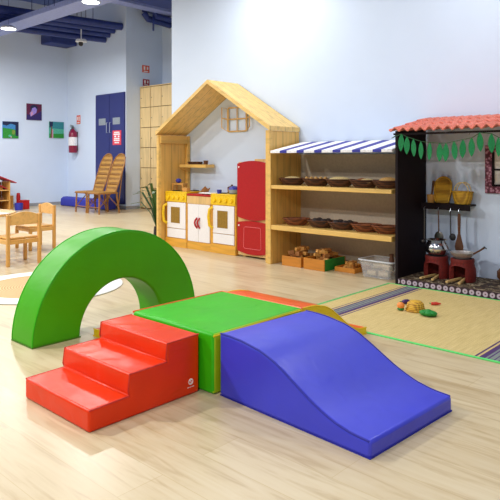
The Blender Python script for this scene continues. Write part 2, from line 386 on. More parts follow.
t = thing('fire_extinguisher', 'dark red fire extinguisher hanging on the far wall beside the blue cupboard', 'fire extinguisher', (FX-.110, 12.83, 1.25))
obj('cylinder', B().lathe([(0, 0), (.09, 0), (.1, .02), (.1, .44), (.085, .5), (.04, .54), (.03, .57), (0, .57)]), 'extred', t, smooth=True)
obj('label_plate', B().lathe([(.1012, .17), (.1022, .18), (.1022, .36), (.1012, .37)]), 'paper', t, smooth=True)
obj('valve', B().box((0, 0, .59), (.05, .05, .05)).box((0, .05, .62), (.03, .12, .018)).box((0, .05, .65), (.03, .13, .014), (.2, 0, 0)), 'dsteel', t)
obj('hose', B().tube([(0, .03, .58), (0, .1, .55), (-.02, .13, .42), (-.03, .12, .22), (-.03, .115, .12)], .014, 8), 'blk', t, smooth=True)
obj('bracket', B().bb(.1, .113, -.04, .04, .05, .5), 'dsteel', t)
def sign(name, x, y, z, w, h, mats, label, face):
    b = B()
    f = (lambda u0, u1, v0, v1, d0, d1: b.bb(-d1, -d0, u0, u1, v0, v1)) if face == 'x' else (lambda u0, u1, v0, v1, d0, d1: b.bb(u0, u1, -d1, -d0, v0, v1))
    f(-w/2, w/2, -h/2, h/2, 0, .005); b.mat(1)
    for (u, v, a, c) in ((-.2, .1, .22, .5), (.22, .12, .2, .4), (0, -.34, .6, .12)):
        f((u-a/2)*w, (u+a/2)*w, (v-c/2)*h, (v+c/2)*h, .0048, .007)
    tag(obj(name, b, mats, loc=(x, y, z)), label, 'sign')
sign('fire_sign', FX-.001, 12.76, 2.04, .16, .21, ['signor', 'paper'], 'small orange-red sign on the far wall above the fire extinguisher', 'x')
sign('fire_sign', 8.29, RY-.001, 3.115, .2, .16, ['signor', 'paper'], 'orange pictogram sign on the grey recess wall, upper of two', 'y')
sign('fire_sign', 8.3, RY-.001, 2.81, .18, .15, ['signdred', 'paper'], 'crimson square sign on the grey recess wall just above the lockers', 'y')

# paintings on the picture wall
def canvas(x, z, w, h, base, shapes, label):
    b = B().bb(-w/2, w/2, -.025, 0, -h/2, h/2); mats = [base]
    for m, poly in shapes:
        if m not in mats: mats.append(m)
        b.mat(mats.index(m)); d = .0255+.0008*len(mats)
        b.prism([(p[0]*w/2, p[1]*h/2) for p in poly], -d, -.025)
    tag(obj('canvas_painting', b, mats, loc=(x, PY+.003, z)), label, 'painting', 'small canvases on the left wall')
def disc(cx, cz, r, r2=None, n=14): r2 = r2 or r; return [(cx+r*math.cos(2*PI*k/n), cz+r2*math.sin(2*PI*k/n)) for k in range(n)]
canvas(6.32, 1.76, .37, .38, 'p_sky', [('p_green', [(-1, -1), (1, -1), (1, -.1), (.3, .1), (-1, .25)]), ('p_dk', [(-1, 1), (-1, .6), (-.5, .5), (0, .75), (.6, .6), (.62, -.7), (1, -.7), (1, 1)]),
        ('p_oliv', disc(.35, -.25, .2, .3)), ('p_mint', disc(-.1, -.7, .2, .14)), ('p_pink', disc(.05, -.85, .08))], 'square canvas of a green meadow under blue trees, leftmost of three')
canvas(6.89, 2.2, .37, .38, 'p_wine', [('p_ind', [(-1, -1), (1, -1), (1, .2), (.5, -.1), (-.2, -.5), (-1, -.3)]), ('p_dk', disc(-.05, .45, .5, .42)), ('p_viol', [(-.5, -.6), (-.1, -.35), (.25, -.1), (.35, .3), (.1, .6), (-.3, .45), (-.4, .1), (-.62, -.15)]),
        ('p_pink', [(-.45, -.55), (-.2, -.3), (-.2, .1), (-.5, -.1)])], 'square purple and wine-red canvas hung highest of three')
canvas(7.46, 1.8, .38, .39, 'p_mint', [('p_teal', [(-1, 1), (1, 1), (1, .1), (-1, .2)]), ('p_green', [(-1, -1), (1, -1), (1, -.45), (-1, -.5)]), ('p_brown', [(-.85, -1), (-.65, -1), (-.6, .5), (-.75, .5)]),
        ('p_pink', [(-.65, -1), (-.48, -1), (-.5, .05), (-.6, .05)]), ('p_dk', [(-1, 1), (-.5, 1), (-.55, .45), (-1, .3)])], 'square teal and green canvas nearest the room corner')

t = thing('security_camera', 'small white security camera hanging under the navy ducts', 'camera', (7.0, 11.41, 3.56))
obj('mount', B().tube([(0, 0, .09), (0, 0, .36)], .012, 8), 'lampw', t); obj('body', B().lathe([(0, .1), (.11, .1), (.12, .05), (.06, .04), (0, .04)]), 'lampw', t, smooth=True)
obj('lens_ball', B().ball((-.02, -.02, .01), (.1, .1, .11)), 'blk', t, smooth=True)

# lockers in the recess
t = thing('locker_cabinet', 'tall pale wooden locker cabinet in the recess, six rows of doors', 'locker cabinet', (8.13, 10.84, 0))
obj('carcass', B().bb(.02, .6, -1.84, 0, 0, 2.68), 'gap', t)
obj('top_board', B().bb(-.005, .6, -1.845, .004, 2.681, 2.7), 'locker', t); obj('side_board', B().bb(-.003, .6, .0005, .006, 0, 2.68), 'locker', t)
for c in range(5):
    for r in range(6):
        d = obj('locker_door', B().bb(0, .019, -.365*(c+1)+.008, -.365*c-.008, .03+.442*r, .03+.442*r+.428), 'locker', t, bevel=.003)
        obj('knob', B().ball((-.008, -.365*c-.05, .03+.442*r+.2), (.016, .022, .022), 8), 'dsteel', d, smooth=True)

# blue bolster
tag(obj('floor_bolster', B().prism([(-.13, .02), (-.12, .0), (.12, 0), (.13, .02), (.135, .15), (.1, .2), (.03, .215), (-.06, .21), (-.12, .17)], -.95, .95, 'y'), 'cushion', loc=(7.5, 11.98, .001), bevel=.03, seg=3),
    'long blue bolster cushion lying on the floor along the far wall', 'cushion')

# cane chairs
def cane_chair():
    t = thing('cane_chair', '', 'chair', (0, 0, 0), 0, 'tall-backed cane chairs by the blue cupboard')
    # local: faces -x, seat x -.25...25, y -.22...22
    obj('seat', B().prism([(-.25, -.2), (-.2, -.225), (.2, -.2), (.22, 0), (.2, .2), (-.2, .225), (-.25, .2)], .405, .435, 'z'), 'cane', t, bevel=.008)
    def bk(u, v): return (.17+v*.27, u, .43+v*.78)
    outl = [(-.17, 0), (-.2, .3), (-.2, .75), (-.16, .9), (-.08, .98), (0, 1), (.08, .98), (.16, .9), (.2, .75), (.2, .3), (.17, 0)]
    b = B(); f = [b.bm.verts.new(bk(u, v)) for u, v in outl]; g = [b.bm.verts.new(Vector(bk(u, v))+Vector((.014, 0, -.004))) for u, v in outl]
    b.bm.faces.new(f); b.bm.faces.new(g[::-1])
    for i in range(len(f)): b.bm.faces.new((f[i], g[i], g[(i+1) % len(f)], f[(i+1) % len(f)]))
    obj('backrest', b, 'cane', t)
    obj('back_frame', B().tube([bk(u, v) for u, v in outl], .016, 8), 'canepole', t, smooth=True)
    for v in (.2, .45, .68): obj('back_rail', B().tube([tuple(Vector(bk(-.19, v))+Vector((-.008, 0, 0))), tuple(Vector(bk(.19, v))+Vector((-.008, 0, 0)))], .009, 6), 'canepole', t, smooth=True)
    for sy in (-1, 1):
        obj('leg', B().tube([(-.22, sy*.19, .42), (-.235, sy*.2, 0)], .018, 8), 'canepole', t, smooth=True)
        obj('leg', B().tube([(.19, sy*.17, .42), (.24, sy*.2, 0)], .018, 8), 'canepole', t, smooth=True)
        obj('brace', B().tube([(-.23, sy*.195, .12), (.05, sy*.185, .4)], .009, 6), 'canepole', t, smooth=True)
        obj('brace', B().tube([(.225, sy*.195, .12), (-.05, sy*.185, .4)], .009, 6), 'canepole', t, smooth=True)
        obj('stay', B().tube([(.235, sy*.19, .2), bk(sy*.185, .6)], .011, 6), 'canepole', t, smooth=True)
    obj('stretcher', B().tube([(-.23, -.19, .13), (-.23, .19, .13)], .01, 6), 'canepole', t, smooth=True)
    obj('seat_rim', B().tube([(-.25, -.2, .41), (-.25, .2, .41), (-.2, .228, .41), (.2, .2, .41), (.22, 0, .41), (.2, -.2, .41), (-.2, -.228, .41)], .015, 8, True), 'canepole', t, smooth=True)
    return t
ch = cane_chair(); ch.location = (6.95, 10.95, 0); ch['label'] = 'tall-backed cane chair further from the blue cupboard edge, nearer the extinguisher'
dup(ch, (6.93, 10.46, 0), 0, 'tall-backed cane chair in front of the blue cupboard, nearer the lockers')

# ------------------------------------------------------------------ wooden play house
HY0, HY1, HX0, HX1, EZ, AZ = 4.145, 6.035, 4.78, 5.285, 1.40, 1.975
t = thing('play_house_frame', 'open-fronted pine play house frame with pitched roof by the white wall', 'play house', (HX0, (HY0+HY1)/2, 0))
hw = (HY1-HY0)/2; dep = HX1-HX0
for s in (-1, 1):
    p = obj('side_panel', B().bb(.006, dep, s*hw-(.03 if s > 0 else 0), s*hw+(0 if s > 0 else .03), 0, EZ), 'pinez', t)
    obj('corner_post', B().bb(0, .05, s*(hw+.0015)-(.038 if s > 0 else 0), s*(hw+.0015)+(0 if s > 0 else .055), 0, EZ+.005), 'piney', t, bevel=.003)
    obj('back_post', B().bb(dep-.045, dep-.002, s*hw-(.07 if s > 0 else -.031), s*hw+(-.031 if s > 0 else .07), 0, EZ), 'pinex', t, bevel=.003)
    th = .045; q = [(s*(hw+.012), EZ), (s*(hw+.012), EZ+.05), (0, AZ+.045), (0, AZ)]
    obj('roof_panel', B().prism(q, -.012, dep, 'x'), 'pineroof', t)
obj('header_rail', B().bb(.02, dep-.05, hw-.07, hw-.031, EZ-.1, EZ-.005), 'pinex', t)
t = thing('wall_shelf', 'small pine shelf board on the left inside of the play house', 'shelf', (5.12, 5.66, 1.0))
obj('board', B().bb(-.0, .155, -.17, .33, -.01, .03), 'piney', t, bevel=.003); obj('bracket', B().prism([(0, -.011), (.155, -.011), (.155, -.09)], .29, .31, 'y'), 'pinex', t)
tag(obj('toy_tray', B().lathe([(0, 0), (.085, 0), (.1, .035), (.092, .035), (.08, .01), (0, .01)], seg=18, sx=.65, sy=1.3), 'wick_d', loc=(5.205, 5.78, 1.0305), smooth=True), 'dark flat oval tray lying on the small pine shelf', 'tray')
tag(obj('toy_cup', B().lathe([(0, 0), (.025, 0), (.032, .05), (.026, .05), (.02, .008), (0, .008)], seg=14), 'dkwood', loc=(5.19, 5.56, 1.0305), smooth=True), 'small dark cup at the free end of the small pine shelf', 'cup')
# window lattice hung under the roof slope
t = thing('window_lattice', 'bare wooden window lattice with open shutters on the wall inside the play house', 'window frame', (5.28, 5.10, 1.44))
def bar(a, c, r=.009): return B().tube([(0, a[0], a[1]), (0, c[0], c[1])], r, 4)
for a, c in (((.15, 0), (.15, .29)), ((-.15, 0), (-.15, .29)), ((.15, .29), (-.15, .29)), ((.15, 0), (-.15, 0))): obj('frame_bar', bar(a, c), 'ply', t)
obj('mullion', bar((0, 0), (0, .29)), 'ply', t); obj('muntin', bar((.15, .15), (-.15, .15)), 'ply', t)
for s in (1, -1):
    sh = obj('shutter', B().tube([(-.004, s*.162, .0), (-.03, s*.235, .05), (-.03, s*.235, .30), (-.004, s*.162, .28)], .009, 4, True), 'ply', t)
    obj('shutter_bar', B().tube([(-.004, s*.162, .15), (-.03, s*.235, .17)], .008, 4), 'ply', sh)

# appliances ------------------------------------------------------
def cooker():
    t = thing('toy_cooker', '', 'toy cooker', (0, 0, 0), 0, 'white toy cookers')
    w = .205
    obj('body', B().bb(0, .33, -w, w, .0, .675), 'honey', t, bevel=.004)
    obj('hob', B().bb(-.012, .33, -w, w, .676, .694), 'toyyel', t, bevel=.004)
    p = obj('control_panel', B().bb(-.014, -.001, -w+.003, w-.003, .565, .675), 'toyyel', t, bevel=.003)
    for k in range(4):
        obj('knob', B().lathe([(0, 0), (.028, 0), (.026, .018), (0, .02)], (-.0145, -.14+k*.093, .62), 14, rot=(0, -PI/2, 0)), 'toyyel', p, smooth=True)
    d = obj('oven_door', B().bb(-.016, -.001, -w+.02, w-.045, .235, .558), 'white', t, bevel=.004)
    obj('oven_window', B().bb(-.0195, -.0165, -.085, .085, .30, .50), 'ovenglass', d, bevel=.01)
    obj('handle', B().tube([(-.017, .165, .53), (-.05, .185, .51), (-.06, .19, .42), (-.05, .185, .32), (-.017, .165, .29)], .017, 8), 'toyyel', d, smooth=True)
    obj('drawer', B().bb(-.015, -.001, -w+.02, w-.045, .115, .228), 'white', t, bevel=.004)
    obj('plinth', B().bb(-.012, -.0005, -w, w, 0, .108), 'honey', t, bevel=.003)
    for x, y in ((.08, .09), (.08, -.09), (.23, .09), (.23, -.09)): obj('burner', B().lathe([(0, 0), (.055, 0), (.055, .006), (.04, .008), (0, .008)], (x, y, .6945), 16), 'soot', t, smooth=True)
    return t
ck = cooker(); ck.location = (4.9, 5.79, 0); ck['label'] = 'white toy cooker with yellow knobs at the left end of the play kitchen'
dup(ck, (4.9, 4.952, 0), 0, 'white toy cooker with yellow knobs between the sink cupboard and red fridge')
t = thing('toy_sink_cupboard', 'white-fronted toy sink cupboard with red handles between the two cookers', 'cupboard', (4.905, 5.371, 0))
obj('body', B().bb(0, .33, -.213, .213, 0, .65), 'honey', t, bevel=.004)
obj('worktop', B().bb(-.012, .33, -.213, .213, .651, .675), 'toyred', t, bevel=.004)
for s in (-1, 1):
    d = obj('door', B().bb(-.014, -.001, min(s*.0015, s*.195), max(s*.0015, s*.195), .1, .552), 'white', t, bevel=.003)
    obj('handle', B().tube([(-.015, s*.022, .39), (-.035, s*.036 if s > 0 else -.012, .36), (-.04, s*.04 if s > 0 else -.008, .33), (-.035, s*.036 if s > 0 else -.012, .30), (-.015, s*.022, .265)], .011, 8), 'toyred', d, smooth=True)
obj('rail', B().bb(-.013, -.001, -.21, .21, .557, .648), 'ply', t, bevel=.002)
obj('plinth', B().bb(-.01, -.001, -.21, .21, 0, .093), 'honey', t, bevel=.002)
obj('basin', B().lathe([(0, 0), (.12, 0), (.13, .008), (.12, .012), (.1, .004), (0, .003)], (.16, 0, .6755), 22), 'white', t, smooth=True)
t = thing('toy_fridge', 'tall red toy fridge at the right end of the play kitchen', 'toy fridge', (4.9, 4.477, 0))
w = .238
obj('body', B().bb(0, .32, -w, w, .02, 1.065), 'ply', t, bevel=.004)
obj('back_board', B().bb(.3, .32, -w, w+.02, 1.066, 1.1), 'ply', t)
def arcdoor(z0, z1, up):
    n = 12; p = []
    for i in range(n+1):
        u = -w+.004+(2*w-.008)*i/n; p.append((u, z1+(.04*(1-(u/w)**2) if up else 0)))
    for i in range(n+1):
        u = w-.004-(2*w-.008)*i/n; p.append((u, z0-(.0 if up else .035*(1-(u/w)**2))))
    return p
def dcurve(z0, z1, t0, b0):
    n = 14; us = [-w+.004+(2*w-.008)*i/n for i in range(n+1)]
    return [(u, z1+t0*(1-(u/w)**2)) for u in us] + [(u, z0+b0*(1-(u/w)**2)) for u in us[::-1]]
d = obj('upper_door', B().prism(dcurve(.455, 1.045, .035, -.035), -.02, -.001, 'x'), 'toyred', t)
obj('hinge_cap', B().ball((-.022, w-.03, 1.01), (.008, .02, .02), 8), 'white', d)
d = obj('lower_door', B().prism(dcurve(.075, .39, .022, -.035), -.02, -.001, 'x'), 'toyred', t)
obj('hinge_cap', B().ball((-.022, w-.03, .355), (.008, .02, .02), 8), 'white', d)
obj('groove', B().tube([(-.0205, .13, .335), (-.0205, .135, .12), (-.0205, .12, .105), (-.0205, -.11, .105), (-.0205, -.125, .12), (-.0205, -.12, .335), (-.0205, -.1, .345), (-.0205, .11, .345)], .0025, 6, True), 'redline', d)
for s in (-1, 1): obj('foot', B().bb(.03, .07, s*.17-.025, s*.17+.025, 0, .0195), 'ply', t)

# toys on the worktops
t = thing('toy_stand', 'little wooden toy stand with a blue top on the left cooker', 'toy', (5.0, 5.85, .7035))
obj('legs', B().bb(-.03, -.015, -.1, -.085, 0, .07).bb(-.03, -.015, .085, .1, 0, .07).bb(.03, .045, -.1, -.085, 0, .07).bb(.03, .045, .085, .1, 0, .07).bb(-.03, .045, -.11, .11, .0705, .09), 'block', t)
obj('blue_knob', B().ball((.005, .02, .12), (.07, .08, .06)), 'toyblue', t, smooth=True)
tag(obj('toy_box', B().bb(-.03, .03, -.04, .04, 0, .05), 'block', loc=(4.95, 5.66, .6945), bevel=.005), 'small wooden box toy at the right edge of the left cooker', 'toy')
tag(obj('toy_kettle', B().lathe([(0, 0), (.045, 0), (.05, .03), (.03, .06), (.01, .075), (0, .09)]).tube([(0, -.045, .03), (0, -.08, .06)], .01, 6), 'blockd', loc=(5.12, 5.5, .6755), smooth=True), 'small brown toy kettle at the back of the red sink top', 'toy')
tag(obj('chopping_board', B().bb(-.07, .07, -.1, .1, 0, .012), 'paper', loc=(4.965, 5.26, .6845), bevel=.004), 'white board lying on the red sink top', 'board')
t = thing('toy_pan', 'brown toy pot with dark lid at the back of the right cooker', 'toy', (5.13, 5.04, .703))
obj('pot', B().lathe([(0, 0), (.05, 0), (.055, .05), (0, .05)]), 'blockd', t, smooth=True); obj('lid', B().lathe([(.056, .051), (.05, .065), (.015, .075), (.01, .09), (0, .092)]), 'wick_d', t, smooth=True)
t = thing('toy_pan', 'grey toy pan with blue lid beside the red fridge', 'toy', (4.98, 4.85, .703))
obj('pot', B().lathe([(0, 0), (.06, 0), (.075, .045), (0, .045)]), 'vent', t, smooth=True); obj('lid', B().lathe([(.072, .046), (.06, .07), (.02, .085), (0, .088)]), 'toyblue', t, smooth=True)
tag(obj('toy_cup', B().lathe([(0, 0), (.025, 0), (.03, .045), (.025, .045), (.02, .008), (0, .008)], seg=14), 'toyblue', loc=(4.92, 5.04, .6945), smooth=True), 'small blue cup at the front of the right cooker', 'cup')

# ------------------------------------------------------------------ display shelf with awning
SY0, SY1 = 2.672, 4.142
t = thing('display_shelf', 'pine market shelf with striped awning standing beside the play house', 'shelf', (4.75, SY1, 0))
L = SY1-SY0
obj('side_panel', B().bb(.004, .53, -.036, 0, 0, 1.15), 'pinez', t)
obj('front_post', B().bb(0, .003, -.04, 0, 0, 1.15), 'piney', t)
obj('end_panel', B().bb(.40, .517, -L, -L+.02, 0, 1.15), 'pinez', t)
obj('shelf_board', B().bb(0.005, .515, -L+.021, -.0405, .79, .827), 'piney', t, bevel=.003)
obj('shelf_board', B().bb(0.005, .515, -L+.021, -.0405, .363, .41), 'piney', t, bevel=.003)
obj('back_panel', B().bb(.518, .528, -L, -.0005, 0, 1.15), 'shelfshade', t)  # added sheet, its beige stands in for the shaded wall
b = B(); n = 0; y = 0; i = 0
edges = [.055]
while edges[-1] < L-.001: edges.append(min(L, edges[-1]+(.128 if i % 2 == 0 else .09))); i += 1
for i in range(len(edges)-1):
    b.mat(i % 2); y1, y0 = -edges[i], -edges[i+1]
    b.prism([(-.02, 1.162), (-.02, 1.186), (.53, 1.288), (.53, 1.273), (-.008, 1.172), (-.008, 1.162)], y0, y1, 'y')
obj('awning', b, ['stripew', 'stripeb'], t)

def basket(mat):
    t = thing('wicker_basket', '', 'basket', (0, 0, 0), 0)
    obj('bowl', B().lathe([(0, 0), (.085, 0), (.12, .035), (.14, .07), (.133, .07), (.112, .036), (.08, .008), (0, .008)], seg=28, sx=.64, sy=1.04), mat, t, smooth=True)
    obj('rim', B().ring((0, 0, .07), .137, .007, .64, 1.04), mat, t, smooth=True)
    return t
bd = basket('wick_d'); br_ = basket('wick_r')
bd['group'] = 'wicker baskets on the market shelf'; br_['group'] = 'wicker baskets on the market shelf'
used = {}
def put_basket(src, y, z, label, rz=0, x=4.93):
    if id(src) not in used: used[id(src)] = 1; src.location = (x, y, z); src['label'] = label; src.rotation_euler = (0, 0, rz); return src
    return dup(src, (x, y, z), rz, label)
ZU, ZL = .8275, .4105
for y, lab in ((3.95, 'oval dark wicker basket with one loaf, leftmost on the upper shelf'), (3.64, 'oval dark wicker basket of golden rolls on the upper shelf'), (3.355, 'oval dark wicker basket with a long pale loaf, middle of the upper shelf'),
               (3.075, 'oval dark wicker basket with brown and pale loaves, second from right on the upper shelf'), (2.825, 'dark wicker basket with a tan loaf, rightmost on the upper shelf')):
    put_basket(bd, y, ZU, lab, .5)
for src, y, lab in ((br_, 3.9, 'brown oval wicker basket leftmost on the lower shelf'), (bd, 3.58, 'dark wicker basket of black loaves, second from left on the lower shelf'), (bd, 3.325, 'dark wicker basket of black loaves, middle of the lower shelf'),
               (br_, 3.06, 'reddish-brown wicker basket second from right on the lower shelf'), (br_, 2.83, 'reddish-brown wicker basket rightmost on the lower shelf')):
    put_basket(src, y, ZL, lab, .5)
def lump(name, d, m, loc, rz, label, cat='bread', group=None, rot=0):
    b = B().ball((0, 0, d[2]/2), d); o = obj(name, b, m, loc=loc, rot=(rot, 0, rz), smooth=True); return tag(o, label, cat, group)
lump('bread_loaf', (.09, .2, .075), 'loaf', (4.92, 3.95, ZU+.018), 0.56, 'pale loaf in the leftmost upper basket')
for k in range(5):
    lump('bread_roll', (.085, .046, .065), 'bread', (4.885+.022*k, 3.73-.042*k, ZU+.03), .5, 'golden bread roll in the second basket of the upper shelf', 'bread', 'bread rolls in one basket')
lump('bread_loaf', (.1, .22, .07), 'loaf', (4.92, 3.355, ZU+.03), 0.47, 'long pale loaf in the middle upper basket')
lump('bread_loaf', (.07, .14, .06), 'loaf', (4.9, 3.03, ZU+.03), 0.59, 'pale loaf lying beside a brown one in an upper basket')
lump('bread_loaf', (.07, .13, .06), 'brownb', (4.97, 3.12, ZU+.03), 0.53, 'brown loaf lying beside a pale one in an upper basket')
lump('bread_loaf', (.12, .18, .08), 'bread', (4.93, 2.825, ZU+.025), 0.50, 'tan round loaf in the rightmost upper basket')
for y, g in ((3.58, 'second'), (3.325, 'middle')):
    for k in range(4):
        lump('black_loaf', (.065, .08, .06), 'rye', (4.90+.07*(k % 2), y+.055-.11*(k//2), ZL+.035), .5*k, 'small black loaf in the %s basket of the lower shelf' % g, 'bread', 'black loaves, %s lower basket' % g)
lump('brown_loaf', (.08, .15, .06), 'brownb', (4.93, 3.9, ZL+.014), 0.62, 'flat brown loaf in the leftmost lower basket')
lump('brown_loaf', (.08, .15, .06), 'brownb', (4.93, 3.06, ZL+.014), 0.44, 'flat brown loaf in the second basket from right on the lower shelf')
lump('brown_loaf', (.08, .15, .06), 'brownb', (4.93, 2.83, ZL+.014), 0.56, 'flat brown loaf in the rightmost lower basket')

# crates under the shelf
def crate(name, y0, y1, x0, x1, h, mats, label):
    t = thing(name, label, 'crate', ((x0+x1)/2, (y0+y1)/2, 0)); w, d, k = (y1-y0)/2, (x1-x0)/2, .012
    obj('front_board', B().bb(-d, -d+k, -w, w, 0, h), mats[0], t, bevel=.002); obj('back_board', B().bb(d-k, d, -w, w, 0, h), mats[0], t, bevel=.002)
    obj('side_board', B().bb(-d+k+.0005, d-k-.0005, -w, -w+k, 0, h), mats[1], t, bevel=.002); obj('side_board', B().bb(-d+k+.0005, d-k-.0005, w-k, w, 0, h), mats[0], t, bevel=.002)
    obj('bottom_board', B().bb(-d+k+.0005, d-k-.0005, -w+k+.0005, w-k-.0005, .0, .012), mats[0], t)
    return t
crate('wooden_crate', 3.74, 3.99, 4.80, 5.12, .10, ('crate', 'crate'), 'orange wooden crate of blocks on the floor, leftmost under the shelf')
crate('wooden_crate', 3.445, 3.70, 4.79, 5.16, .11, ('crate', 'crateg'), 'wooden crate with a green side, full of blocks under the shelf')
crate('wooden_tray', 3.17, 3.40, 4.90, 5.2, .045, ('crate', 'crate'), 'shallow orange tray of blocks beside the clear plastic tub')
blk = None
def heap(x0, x1, y0, y1, z, n, label, group, s=.04, layers=4):
    global blk
    for i in range(n):
        ly = i*layers//n
        o = None
        if blk is None:
            blk = obj('play_block', B().box((0, 0, 0), (.07, .035, .032)), 'block', bevel=.003); o = blk
            blk2 = obj('play_block', B().box((0, 0, 0), (.06, .045, .04)), 'blockd', bevel=.003); heap.alt = blk2; heap.first2 = True
        elif i % 3 == 2:
            if heap.first2: o = heap.alt; heap.first2 = False
            else: o = heap.alt.copy(); COL.objects.link(o)
        else:
            o = blk.copy(); COL.objects.link(o)
        sh = .6 if ly == layers-1 else 1
        cx, cy = (x0+x1)/2, (y0+y1)/2; hx, hy = (x1-x0)/2*sh, (y1-y0)/2*sh
        o.location = (cx+random.uniform(-hx, hx), cy+random.uniform(-hy, hy), z+ly*.035)
        o.rotation_euler = (random.uniform(-.25, .25), random.uniform(-.25, .25), random.uniform(0, 3)); tag(o, label, 'play block', group)
heap(4.86, 5.07, 3.79, 3.94, .06, 36, 'small wooden play block heaped in the leftmost orange crate', 'play blocks in the left crate')
heap(4.86, 5.10, 3.50, 3.65, .065, 40, 'small wooden play block heaped in the green-sided crate', 'play blocks in the green-sided crate')
heap(4.95, 5.15, 3.22, 3.35, .035, 16, 'small wooden play block lying in the shallow tray', 'play blocks in the shallow tray', layers=2)
# clear tub
t = thing('plastic_tub', 'clear plastic tub with tan rolls on the floor under the shelf', 'tub', (4.97, 2.905, 0))
def rr(w, d, r=.03, n=4):
    p = []
    for cx, cy, a0 in ((w-r, d-r, 0), (-w+r, d-r, PI/2), (-w+r, -d+r, PI), (w-r, -d+r, 1.5*PI)):
        for k in range(n+1): p.append((cx+r*math.cos(a0+k*PI/2/n), cy+r*math.sin(a0+k*PI/2/n)))
    return p
b = B(); rings = []
for (w_, d_, z) in ((.12, .15, .001), (.14, .175, .16), (.137, .172, .16), (.117, .147, .005)): rings.append([b.bm.verts.new((x, y, z)) for x, y in rr(w_, d_)])
for a, c in zip(rings, rings[1:]):
    for k in range(len(a)): b.bm.faces.new((a[k], a[(k+1) % len(a)], c[(k+1) % len(a)], c[k]))
b.bm.faces.new(rings[0]); b.bm.faces.new(rings[-1][::-1]); obj('tub_wall', b, 'clear', t)
obj('rim', B().tube([(x, y, .16) for x, y in rr(.146, .182)], .008, 6, True), 'clearrim', t, smooth=True)
for i, (x, y, z, rz) in enumerate(((-.065, .07, .035, 0), (-.06, -.05, .035, .1), (.03, .02, .035, .2), (0, .05, .09, .5), (-.02, -.06, .09, -.3))):
    tag(obj('tan_roll', B().tube([(0, -.045, 0), (0, .045, 0)], .026, 12), 'cork', loc=(4.97+x, 2.905+y, z), rot=(0, 0, rz), smooth=True), 'short tan roll lying inside the clear plastic tub', 'roll', 'rolls in the clear tub')
tag(obj('wooden_peg', B().lathe([(0, 0), (.025, 0), (.025, .1), (.018, .13), (.022, .15), (0, .155)]), 'dkwood', loc=(5.02, 2.84, .06), smooth=True), 'dark wooden bottle standing up out of the clear plastic tub', 'bottle')

# ------------------------------------------------------------------ Indian play kitchen booth
t = thing('kitchen_booth', 'dark-sided play kitchen booth with a red tiled roof against the wall', 'booth', (4.75, 2.64, 0))
for y in (0, -1.62):
    obj('side_panel', B().prism([(0, 0), (0, 1.345), (.535, 1.445), (.535, 0)], y-.013, y+.013, 'y'), 'black', t, bevel=.002)
# tiled roof: corrugated rows
b = B(); rows, ny = 3, 132; Yb, Ya = .0, -1.7
for r in range(rows):
    x0, x1 = -.125+r*.21, -.125+(r+1)*.21+.025
    g = []
    for i, (x, dz) in enumerate(((x0, .026), (x0, .014), ((x0+x1)/2, .006), (x1, -.004))):
        z = 1.338+(x+.125)*.2+dz
        if i == 0: pass
        g.append([b.bm.verts.new((x, Yb+(Ya-Yb)*k/ny, z+.016*math.sin(2*PI*(Yb+(Ya-Yb)*k/ny)/.0785)+(0 if i else -.016))) for k in range(ny+1)])
    g = [g[0], g[1], g[2], g[3]]
    for a, c in zip(g, g[1:]):
        for k in range(ny): b.bm.faces.new((a[k], a[k+1], c[k+1], c[k]))
o = obj('tile_roof', b, 'tile', t, smooth=True)
md = o.modifiers.new('thickness', 'SOLIDIFY'); md.thickness = .012; md.offset = -1
obj('eave_batten', B().bb(-.09, -.07, -1.60, -.02, 1.306, 1.322), 'black', t)
obj('ridge_batten', B().bb(.49, .52, -1.605, -.015, 1.40, 1.425), 'black', t)
# leaf garland
t = thing('leaf_garland', 'garland of green felt leaves strung under the tiled roof edge', 'garland', (4.645, 2.62, 1.28))
ys = [2.5381, 2.4837, 2.4212, 2.355, 2.2788, 2.1904, 2.1384, 2.0647, 1.9979, 1.9258, 1.8584, 1.7706, 1.7177, 1.66, 1.6]
zs = [1.2399, 1.2141, 1.1943, 1.1729, 1.1626, 1.1545, 1.1545, 1.1681, 1.1804, 1.193, 1.232, 1.2205, 1.1903, 1.18, 1.175]
for i, (y, z) in enumerate(zip(ys, zs)):
    n = 10; hL, hw_ = .076, .026
    pf = [(hw_*math.sin(PI*k/n)**.8, hL-2*hL*k/n) for k in range(n+1)] + [(-hw_*math.sin(PI*k/n)**.8, hL-2*hL*k/n) for k in range(n-1, 0, -1)]
    ph = random.uniform(-.4, .4); e = Euler((random.uniform(-.06, .06), 0, ph)).to_matrix()
    b = B(); A = [b.bm.verts.new(e @ Vector((-.001, p[0], p[1]))+Vector((0, y-2.62, z-1.28))) for p in pf]; C = [b.bm.verts.new(e @ Vector((.002, p[0], p[1]))+Vector((0, y-2.62, z-1.28))) for p in pf]
    b.bm.faces.new(A); b.bm.faces.new(C[::-1]); m = len(pf)
    for k in range(m): b.bm.faces.new((A[k], C[k], C[(k+1) % m], A[(k+1) % m]))
    obj('leaf', b, 'leaf', t)
for y_, z_ in ((2.30, 1.27), (1.95, 1.295)): obj('tie', B().tube([(.004, y_-2.62, z_-1.28-.006), (.025, y_-2.62, .027)], .002, 6), 'string', t)
obj('string', B().tube([(.1045, .02, .03), (.005, .01, .0)]+[(.005, y-2.62, z-1.28+.074) for y, z in zip(ys, zs)], .003, 6), 'string', t)
# low platform
t = thing('low_platform', 'low platform covered in dark patterned cloth inside the booth', 'platform', (4.75, 1.83, 0))
obj('cloth_top', B().bb(.008, .53, -.775, .79, .0, .055), 'cloth', t, bevel=.003); obj('rosette_band', B().bb(-.004, .0075, -.775, .79, .0, .056), 'band', t)
